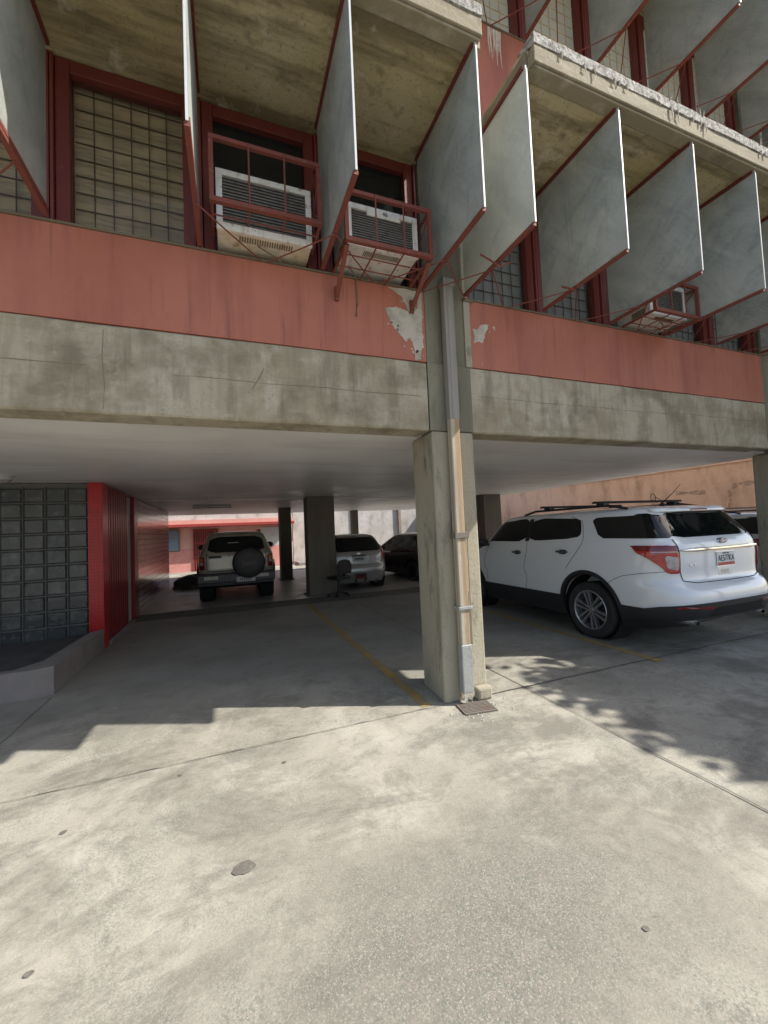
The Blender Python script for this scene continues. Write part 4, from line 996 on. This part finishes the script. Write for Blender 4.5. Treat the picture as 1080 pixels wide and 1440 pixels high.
    text('Ford', .05, 'emblem_script', M['chrome'], em, (0, ye-.0285, 1.297), (R(90), 0, 0), .001, .35)
    yx = c.at(1.04, c.A('r', .56, 1.04), -1)[1]
    text('XLT', .055, 'badge', M['chrome'], root, (-.56, yx-.003, 1.035), (R(90), 0, R(-6)), .003)
    b = MB(); yh = c.at(.93, 0)[1]; b.box(-.135, .135, yh-.004, yh+.01, .885, .985); h = part(b, 'tailgate_handle', M['white_paint'], root, bevel=.012)
    b = MB(); b.box(-.085, .07, yh-.006, yh-.0042, .91, .955); q = b.build('handle_grip', M['alloy'], None); q.parent = h
    for sx in (-1, 1):
        c.patch([('r', .42, .545), ('r', .42, .585), ('r', .86, .59), ('r', .86, .55)], 'reflector', M['lampdark'], sx, .022, rows=3, rnd=1)
        b = MB(); b.lathe([(.02, .2), (.032, -.0), (.038, -.0), (.038, .2)], lambda p, q, a: (sx*.62+p*1.3, .09+a, .385+q*.75), 20); part(b, 'exhaust_tip', M['chrome'], root, smooth=True)
    c.patch([('r', -.5, .46), ('r', -.42, .56), ('r', .42, .56), ('r', .5, .46)], 'bumper_recess', M['well'], -1, .015, rows=5, rnd=0)
    # nose
    c.patch([('f', -.86, 1.27), ('f', -.70, 1.62), ('f', .70, 1.62), ('f', .86, 1.27)], 'windscreen', T, -1, .006, rows=12, cols=24, rnd=0)
    c.patch([('f', -.5, .7), ('f', -.55, .95), ('f', .55, .95), ('f', .5, .7)], 'radiator_grille', M['black'], -1, .006, rows=6, rnd=0)
    for sx in (-1, 1): c.patch([('f', .58, .78), ('f', .6, .95), ('f', .9, .98), ('f', .92, .85)], 'headlight', M['lampclear'], sx, .008, rnd=1)
    mirror_part(c, .97, 3.5, 1.29, M['black'], .22, .17)
    for y in (1.15, 2.15):
        b = MB()
        b.hexa([(-.86, y-.05, 1.832), (.86, y-.05, 1.832), (.86, y+.05, 1.832), (-.86, y+.05, 1.832), (-.86, y-.03, 1.862), (.86, y-.03, 1.862), (.86, y+.03, 1.862), (-.86, y+.03, 1.862)])
        for sx in (-1, 1): b.box(sx*.715-.05, sx*.715+.05, y-.06, y+.06, 1.78, 1.831)
        part(b, 'cross_bar', M['black'], root)
    b = MB(); b.lathe([(.001, .06), (.03, .03), (.05, 0)], lambda p, q, a: (p, .82+q*1.4, 1.755+a), 14); b.tube([(0, .82, 1.80), (0, .66, 1.93), (0, .56, 2.03)], [.008, .005, .003], 6); part(b, 'aerial', M['black'], root, smooth=True)
    b = MB(); b.tube([(.3+.05*math.cos(i*.5), 1.15, 1.9+.06*math.sin(i*.5)) for i in range(14)]+[(.45, 1.15, 1.87)], .005, 5); part(b, 'tie_down_wire', M['black'], root)
    return root, c
suv, suvc = build_suv((5.55, 2.99, 0), 0, 'large white car with chrome rear bar, black lower cladding and roof rack, parked tail out')
# ---- second white wagon beyond it
s2, _c = None, None
def strip_text(o):
    for ch in list(o.children):
        strip_text(ch)
        if ch.name.split('.')[0] in ('plate_letters', 'emblem_script', 'badge', 'aerial', 'tie_down_wire', 'emblem', 'emblem_field'): bpy.data.objects.remove(ch)
s2 = copy_tree(suv); strip_text(s2); s2.location = (9.0, 3.62, 0); s2.rotation_euler = (0, 0, R(-2)); s2.scale = (.93, .95, .93)
tag(s2, 'white wagon parked in the open lane between the large white car and the salmon wall', 'car')

# ---- generic smaller cars
def small_car(name, label, loc, rz, paint, L=4.0, W=1.68, H=1.48, boot=0, bumper='body', p=12, q=4, alloy='alloy', arch=.36, wr=.3, base=2.45, ro=.72, n=2):
    root = thing(name, label, 'car', loc, rz); h = W/2; k = H/1.48
    if not boot:
        rear = [(.22, .14), (.36, .04), (.5, 0), (.62, .02), (.68, .07), (.9, .09), (.98*k, .12), (1.05*k, .16), (1.36*k, .42), (1.42*k, .52), (1.46*k, .75), (1.48*k, 1.1)]
    else:
        rear = [(.22, .14), (.36, .04), (.5, 0), (.66, .02), (.9, .05), (.97*k, .12), (1.0*k, .5), (1.04*k, .62), (1.36*k, 1.15), (1.43*k, 1.4), (1.48*k, 1.9)]
    front = [(.22, L-.15), (.4, L), (.6, L-.02), (.72, L-.1), (.84*k, L-.4), (.93*k, L-1.0), (.99*k, L-1.15), (1.38*k, L-1.85), (1.44*k, L-2.0), (1.48*k, L-2.3)]
    width = [(.22, h*.9), (.4, h*.97), (.6, h), (.85, h*.99), (.97*k, h*.955), (1.05*k, h*.91), (1.38*k, h*.72), (1.43*k, h*.66), (1.46*k, h*.52), (1.48*k, h*.35)]
    c = Car(root, rear, front, width, p, q, n); T = M['lit_glass' if paint == 'dark_paint' else 'tint']
    wy0, wy1 = ro, ro+base
    cut = [cyl_cutter(y, wr+.02, arch, sx*(h-.3), sx*(h+.3)) for y in (wy0, wy1) for sx in (-1, 1)]
    zs = zlist(.22, 1.0*k, 26)+zlist(1.03*k, 1.40*k, 9)+[H*f for f in (.955, .965, .972, .98, .988, .994, 1)]
    c.body(zs, 'body', M[paint], cut)
    if bumper != 'body': c.shell('bumper_trim', M[bumper], .232, lambda x, y: .56 if y < .3 or y > L-.3 else .36, .012, cut)
    for q_ in cut: bpy.data.objects.remove(q_)
    for y in (wy0, wy1):
        for sx in (-1, 1): wheel(root, sx*(h-.115), y, wr, wr*.62, .19, sx, 5, alloy, 36)
    b = MB()
    for y in (wy0, wy1):
        for sx in (-1, 1): b.lathe([(arch-.004, h-.3), (arch-.006, h-.05)], lambda p_, q_, a: (sx*a, y+p_, wr+.02+q_), 32)
    b.box(-h*.85, h*.85, .3, L-.3, .2, .219); part(b, 'underbody', M['well'], root)
    zb, zt = 1.03*k, 1.36*k; yr = interp(c.R, zt); yf = interp(c.F, zt); yb = interp(c.R, zb); ff = interp(c.F, zb); mid = (yb+.25+ff)/2
    for sx in (-1, 1):
        c.patch([('s', yb+(.38 if not boot else .2), zb+.02), ('s', yr+.3, zt), ('s', mid-.04, zt), ('s', mid-.04, zb)], 'window', T, sx, rnd=1)
        c.patch([('s', mid+.04, zb), ('s', mid+.04, zt), ('s', yf-.12, zt-.02), ('s', ff-.22, zb)], 'window', T, sx, rnd=1)
        b = MB(); c.line([('s', mid, zt), ('s', mid, zb-.1), ('s', mid+.02, .36)], sx, b=b); c.line([('s', ff-.12, zb-.05), ('s', ff-.05, .36)], sx, b=b)
        c.line([('s', ro+.45, zb-.04), ('s', ro+.40, .7)], sx, b=b); part(b, 'panel_gaps', M['seam'], root)
        for y in (mid-.25, ff-1.05):
            b = MB(); b.tube([c.at(.9*k, c.A('s', y-.08+.16*i/5, .9*k), sx, .016+.012*math.sin(math.pi*i/5)) for i in range(6)], .012, 6); part(b, 'door_handle', M['black'], root, smooth=True)
        c.patch([('f', h*.58, .68), ('f', h*.55, .8), ('f', h*.9, .83), ('f', h*.93, .72)], 'headlight', M['lampclear'], sx, .008, rnd=1)
    c.patch([('f', -h*.82, zb+.0), ('f', -h*.62, zt), ('f', h*.62, zt), ('f', h*.82, zb)], 'windscreen', T, -1, .006, rows=10, cols=20, rnd=0)
    c.patch([('f', -h*.45, .6), ('f', -h*.45, .72), ('f', h*.45, .72), ('f', h*.45, .6)], 'radiator_grille', M['black'], -1, .006, rows=5, rnd=0)
    mirror_part(c, h*.93, ff-.28, zb+.04, M['black'], .17, .13)
    return root, c

# silver hatchback, tail towards us beside the inner column
hb, c = small_car('hatchback_car', 'silver hatchback with dark glass, reversed view, parked just right of the inner column', (3.17, 10.15, .035), R(-1), 'silver_paint', 4.0, 1.70, 1.50)
c.patch([('r', -.74, 1.03), ('r', -.63, 1.395), ('r', .63, 1.395), ('r', .74, 1.03)], 'rear_window', M['tint'], -1, .006, rows=12, cols=24, rnd=1)
for sx in (-1, 1):
    c.patch([('r', .70, .80), ('r', .665, 1.06), ('s', .55, 1.14), ('s', .3, .98), ('s', .20, .80)], 'tail_lamp', M['lampred'], sx, .01, rnd=1, tk=.01)
b = MB()
for sx in (-1, 1): c.line([('r', .68, 1.02), ('r', .65, .72), ('r', .55, .69), ('r', 0, .685)], sx, b=b, off=.002, r=.005); c.line([('r', .34, .93), ('r', .30, .74), ('r', 0, .735)], sx, b=b, off=.002, r=.005)
part(b, 'tailgate_gap', M['seam'], hb)
y = c.at(.83, 0)[1]; b = MB(); b.box(-.17, .17, y-.02, y+.004, .765, .90); pl = part(b, 'licence_plate', M['plate_dim'], hb, bevel=.004)
b = MB()
for i in range(6): b.box(-.11+i*.04, -.085+i*.04, y-.0225, y-.0205, .80, .865)
q = b.build('plate_letters', M['ink'], None); q.parent = pl
b = MB(); b.box(-.2, .2, y-.012, y+.01, .905, .935); part(b, 'plate_light_bar', M['black'], hb, bevel=.004)
y = c.at(.965, 0)[1]; b = MB(); b.box(-.05, .05, y-.02, y, .955, .985); b.box(-.025, .025, y-.021, y, .945, .995); part(b, 'emblem', M['chrome'], hb, bevel=.004)
b = MB(); b.tube([(-.13, .02, .26), (-.13, -.06, .30), (-.13, -.07, .44), (.13, -.07, .44), (.13, -.06, .30), (.13, .02, .26)], .024, 8); b.box(-.11, .11, -.06, -.04, .33, .42, 1); part(b, 'tow_bar', [M['black'], M['lampdark']], hb)
b = MB(); b.lathe([(.02, .1), (.028, -.05), (.033, -.05), (.033, .1)], lambda p, q, a: (.42+p, .05+a, .24+q), 16); part(b, 'exhaust_tip', M['chrome'], hb, smooth=True)

# dark maroon hatchback further right, half behind the front column
db, c = small_car('hatchback_car', 'glossy maroon black car half hidden behind the front concrete column', (6.02, 10.55, .03), R(14), 'dark_paint', 3.9, 1.64, 1.45, alloy='alloy_dark')
c.patch([('r', -.70, 1.02), ('r', -.6, 1.36), ('r', .6, 1.36), ('r', .70, 1.02)], 'rear_window', M['tint'], -1, .006, rows=10, cols=20, rnd=1)
for sx in (-1, 1): c.patch([('r', .66, .72), ('r', .64, .93), ('s', .40, .95), ('s', .22, .74)], 'tail_lamp', M['lampred'], sx, .01, rnd=1)

# far white car facing us at the end of the lane
fw_, c = small_car('saloon_car', 'white car facing out far down the lane, seen just right of the column', (9.3, 17.6, 0), R(180+3), 'white_paint', 4.2, 1.72, 1.62)
c.patch([('r', -.70, 1.13), ('r', -.6, 1.5), ('r', .6, 1.5), ('r', .70, 1.13)], 'rear_window', M['tint'], -1, .006, rows=10, cols=20, rnd=1)

# ---- boxy off-road car with the spare wheel on its tailgate
def build_offroad(loc, rz, label):
    root = thing('off_road_car', label, 'car', loc, rz)
    c = Car(root, [(.42, .12), (.52, .04), (.62, .02), (.72, .06), (.76, .13), (1.0, .14), (1.12, .15), (1.2, .18), (1.58, .34), (1.64, .42), (1.67, .6), (1.69, .9)],
        [(.42, 4.2), (.6, 4.3), (.9, 4.25), (1.04, 3.9), (1.1, 3.1), (1.16, 3.0), (1.6, 2.5), (1.66, 2.3), (1.69, 2.0)],
        [(.42, .80), (.55, .85), (.8, .88), (1.0, .875), (1.12, .86), (1.18, .83), (1.58, .665), (1.63, .62), (1.665, .5), (1.69, .3)], 16, 6)
    wr = .36; wy0, wy1 = .86, 3.5
    cut = [cyl_cutter(y, wr+.03, .45, sx*.52, sx*1.2) for y in (wy0, wy1) for sx in (-1, 1)]
    c.body(zlist(.42, 1.2, 26)+zlist(1.24, 1.6, 8)+[1.62, 1.64, 1.65, 1.66, 1.668, 1.676, 1.684, 1.69], 'body', M['beige_paint'], cut)
    c.shell('lower_cladding', M['greyplastic'], .43, lambda x, y: .72 if y < .3 else .62, .02, cut)
    for q in cut: bpy.data.objects.remove(q)
    T = M['tint']
    for y in (wy0, wy1):
        for sx in (-1, 1): arch_trim(c, y, wr+.03, .447, .54, sx, M['greyplastic'], .05, .45); wheel(root, sx*.755, y, wr, .215, .225, sx, 5, 'alloy', 36)
    b = MB()
    for y in (wy0, wy1):
        for sx in (-1, 1): b.lathe([(.445, .53), (.44, .80)], lambda p, q, a: (sx*a, y+p, wr+.03+q), 32)
    b.box(-.7, .7, .3, 4.0, .36, .415); b.tube([(-.7, wy0, .34), (.7, wy0, .34)], .06, 8); part(b, 'underbody', M['well'], root)
    b = MB(); b.box(-.86, .86, -.09, .1, .50, .70); b.box(-.84, .84, -.07, .1, .44, .499); part(b, 'rear_bumper', M['greyplastic'], root, bevel=.03)
    b = MB()
    for sx in (-1, 1): b.box(sx*.56-.15, sx*.56+.15, -.105, -.091, .585, .665)
    part(b, 'bumper_pads', M['greywall'], root, bevel=.008)
    for sx in (-1, 1):
        c.patch([('s', .55, 1.2), ('s', .72, 1.56), ('s', 1.62, 1.575), ('s', 1.62, 1.2)], 'window', T, sx, rnd=1)
        c.patch([('s', 1.7, 1.2), ('s', 1.7, 1.575), ('s', 2.35, 1.56), ('s', 2.8, 1.19)], 'window', T, sx, rnd=1)
        l = c.patch([('r', .70, .80), ('r', .70, 1.10), ('s', .26, 1.10), ('s', .24, .80)], 'tail_lamp', M['lampdark'], sx, .02, rnd=1, tk=.02)
        for z0, z1, mm, nm in ((1.0, 1.08, 'amber', 'indicator_lens'), (.91, .985, 'lampclear', 'reversing_lens')): c.patch([('r', .725, z0), ('r', .725, z1), ('r', .81, z1), ('r', .81, z0)], nm, M[mm], sx, .032, rows=4, rnd=1, parent=l)
        b = MB(); b.tube([(sx*.56, .6+.12*i, 1.655+.05*min(1, min(i, 14-i)/2)) for i in range(15)], .02, 8); part(b, 'roof_rail', M['black'], root, smooth=True)
    c.patch([('r', -.66, 1.19), ('r', -.58, 1.56), ('r', .58, 1.56), ('r', .66, 1.19)], 'rear_window', T, -1, .006, rows=10, cols=24, rnd=1)
    b = MB()
    for sx in (-1, 1): c.line([('r', .67, 1.18), ('r', .66, .80), ('r', .6, .76), ('r', 0, .755)], sx, b=b, off=.003, r=.006)
    part(b, 'tailgate_gap', M['seam'], root)
    y = c.at(1.08, c.A('r', .42, 1.08), -1)[1]
    b = MB(); b.box(-.62, -.34, y-.015, y+.02, 1.06, 1.12); part(b, 'name_badge', M['black'], root, bevel=.005)
    b = MB(); b.lathe([(.03, -.03), (.035, .03)], lambda p, q, a: (-.17+p, y-.012+a*.4, 1.115+q), 16); part(b, 'tailgate_lock', M['black'], root)
    # spare wheel
    cx, cz, rr = .27, .93, .375; y0 = .10
    b = MB(); b.lathe([(rr*.9, .12), (rr*.99, .09), (rr, .02), (rr*.985, -.08), (rr*.94, -.13), (rr*.85, -.15), (rr*.5, -.16), (.001, -.163)], lambda p, q, a: (cx+p, y0-.1+a, cz+q), 48); sp = part(b, 'spare_wheel_cover', M['cover'], root, smooth=True, angle=45)
    text('Jeep', .17, 'cover_lettering', M['greyletter'], sp, (cx, y0-.268, cz), (R(90), R(-4), 0), .003)
    b = MB(); b.box(-.02, .40, -.115, -.096, .50, .62); pl = part(b, 'licence_plate', M['plate_dim'], root, bevel=.005)
    b = MB()
    for i in range(6): b.box(.06+i*.045, .085+i*.045, -.1185, -.1155, .525, .60)
    q = b.build('plate_letters', M['greyletter'], None); q.parent = pl
    b = MB(); b.box(-.2, .05, .26, .275, 1.27, 1.42); part(b, 'window_sticker', M['plate_dim'], root)
    b = MB(); b.tube([(.2, .17, 1.2), (.34, .24, 1.38), (.45, .3, 1.5)], .012, 6); part(b, 'wiper', M['black'], root)
    c.patch([('f', -.72, 1.19), ('f', -.6, 1.56), ('f', .6, 1.56), ('f', .72, 1.19)], 'windscreen', T, -1, .006, rows=8, rnd=0)
    for sx in (-1, 1): c.patch([('f', .5, .8), ('f', .5, .98), ('f', .7, .98), ('f', .7, .8)], 'headlight', M['lampclear'], sx, .008, rnd=1)
    mirror_part(c, .84, 2.72, 1.28, M['black'], .22, .16)
    return root
build_offroad((.155, 10.2, .04), R(-1), 'champagne off road car with a black spare wheel cover on its tailgate')

# ---- ceiling battens
for cx, cy, lab in ((-.42, 12.4, 'small unlit batten light on the dark ceiling above the off road car'), (-2.75, 6.6, 'unlit round ceiling light in front of the glass block wall')):
    t = thing('ceiling_light', lab, 'ceiling light', (cx, cy, 2.5))
    b = MB()
    if cx > -1: b.box(cx-.5, cx+.5, cy-.05, cy+.05, 2.47, 2.51)
    else: b.lathe([(.001, -.03), (.13, -.03), (.15, .03)], lambda p, q, a: (cx+p, cy+q, 2.485+a), 24)
    b.build('housing', M['greypanel'], t)
    b = MB()
    if cx > -1: b.tube([(cx-.47, cy, 2.44), (cx+.47, cy, 2.44)], .018, 8); b.box(cx-.5, cx-.46, cy-.03, cy+.03, 2.42, 2.4699); b.box(cx+.46, cx+.5, cy-.03, cy+.03, 2.42, 2.4699)
    else: b.lathe([(.001, -.05), (.06, -.045), (.1, -.02), (.12, 0)], lambda p, q, a: (cx+p, cy+q, 2.4545+a), 24)
    b.build('tube', M['lampclear'], t, smooth=True)
b = MB(); b.tube([(-.42, 9.9, 2.492), (-.42, 12.3, 2.492)], .012, 6); b.tube([(-1.7, 10.4, 2.49), (7.8, 10.4, 2.49)], .011, 6); bpart(b, 'conduit', M['ceiling'])
# ---- loose things
t = thing('tarpaulin_heap', 'dark tarpaulin bundle lying on the floor left of the off road car', 'bundle', (-1.15, 14.2, .05))
b = MB(); rnd = random.Random(8); rows = []
for i in range(9):
    a = math.pi*.5*i/8; row = []
    for j in range(25):
        q = 2*math.pi*j/24; k = 1+.10*math.sin(3*q+i)+.07*math.sin(5*q-i*1.3)
        row.append((-1.05+.62*k*math.cos(q)*math.cos(a)**.6, 14.2+.45*k*math.sin(q)*math.cos(a)**.6, .05+.38*math.sin(a)*(1+.12*math.sin(2*q))))
    rows.append(row)
b.grid(rows); b.build('cover_sheet', M['tarp'], t, smooth=True, angle=60)
b = MB(); b.tube([(-1.6+1.1*i/10, 13.78+.03*math.sin(i), .09) for i in range(11)], .03, 6); b.build('rope', M['grille'], t)
t = thing('office_chair', 'dark swivel chair standing beside the inner column in front of the silver hatchback', 'chair', (2.47, 9.7, .03), R(25))
b = MB(); b.box(-.22, .22, -.22, .22, .42, .50); b.build('seat', M['cover'], t, local=True, bevel=.035)
b = MB(); b.prism([(-.2, .56), (-.22, .75), (-.16, .88), (0, .91), (.16, .88), (.22, .75), (.2, .56)], lambda a, z, h: (a, h, z), -.26, -.20); b.build('backrest', M['cover'], t, local=True, bevel=.02)
b = MB(); b.tube([(0, 0, .42), (0, 0, .1)], .03, 8); b.bar((0, -.15, .43), (0, -.25, .6), .06, .03); b.build('stem', M['black'], t, local=True)
b = MB()
for i in range(5): a = 2*math.pi*i/5; b.bar((0, 0, .1), (.26*math.cos(a), .26*math.sin(a), .06), .04, .03); b.lathe([(.001, -.02), (.03, -.02), (.03, .02), (.001, .02)], lambda p, q, h: (.26*math.cos(a)+p, .26*math.sin(a)+h, .03+q), 10)
b.build('star_base', M['black'], t, local=True)
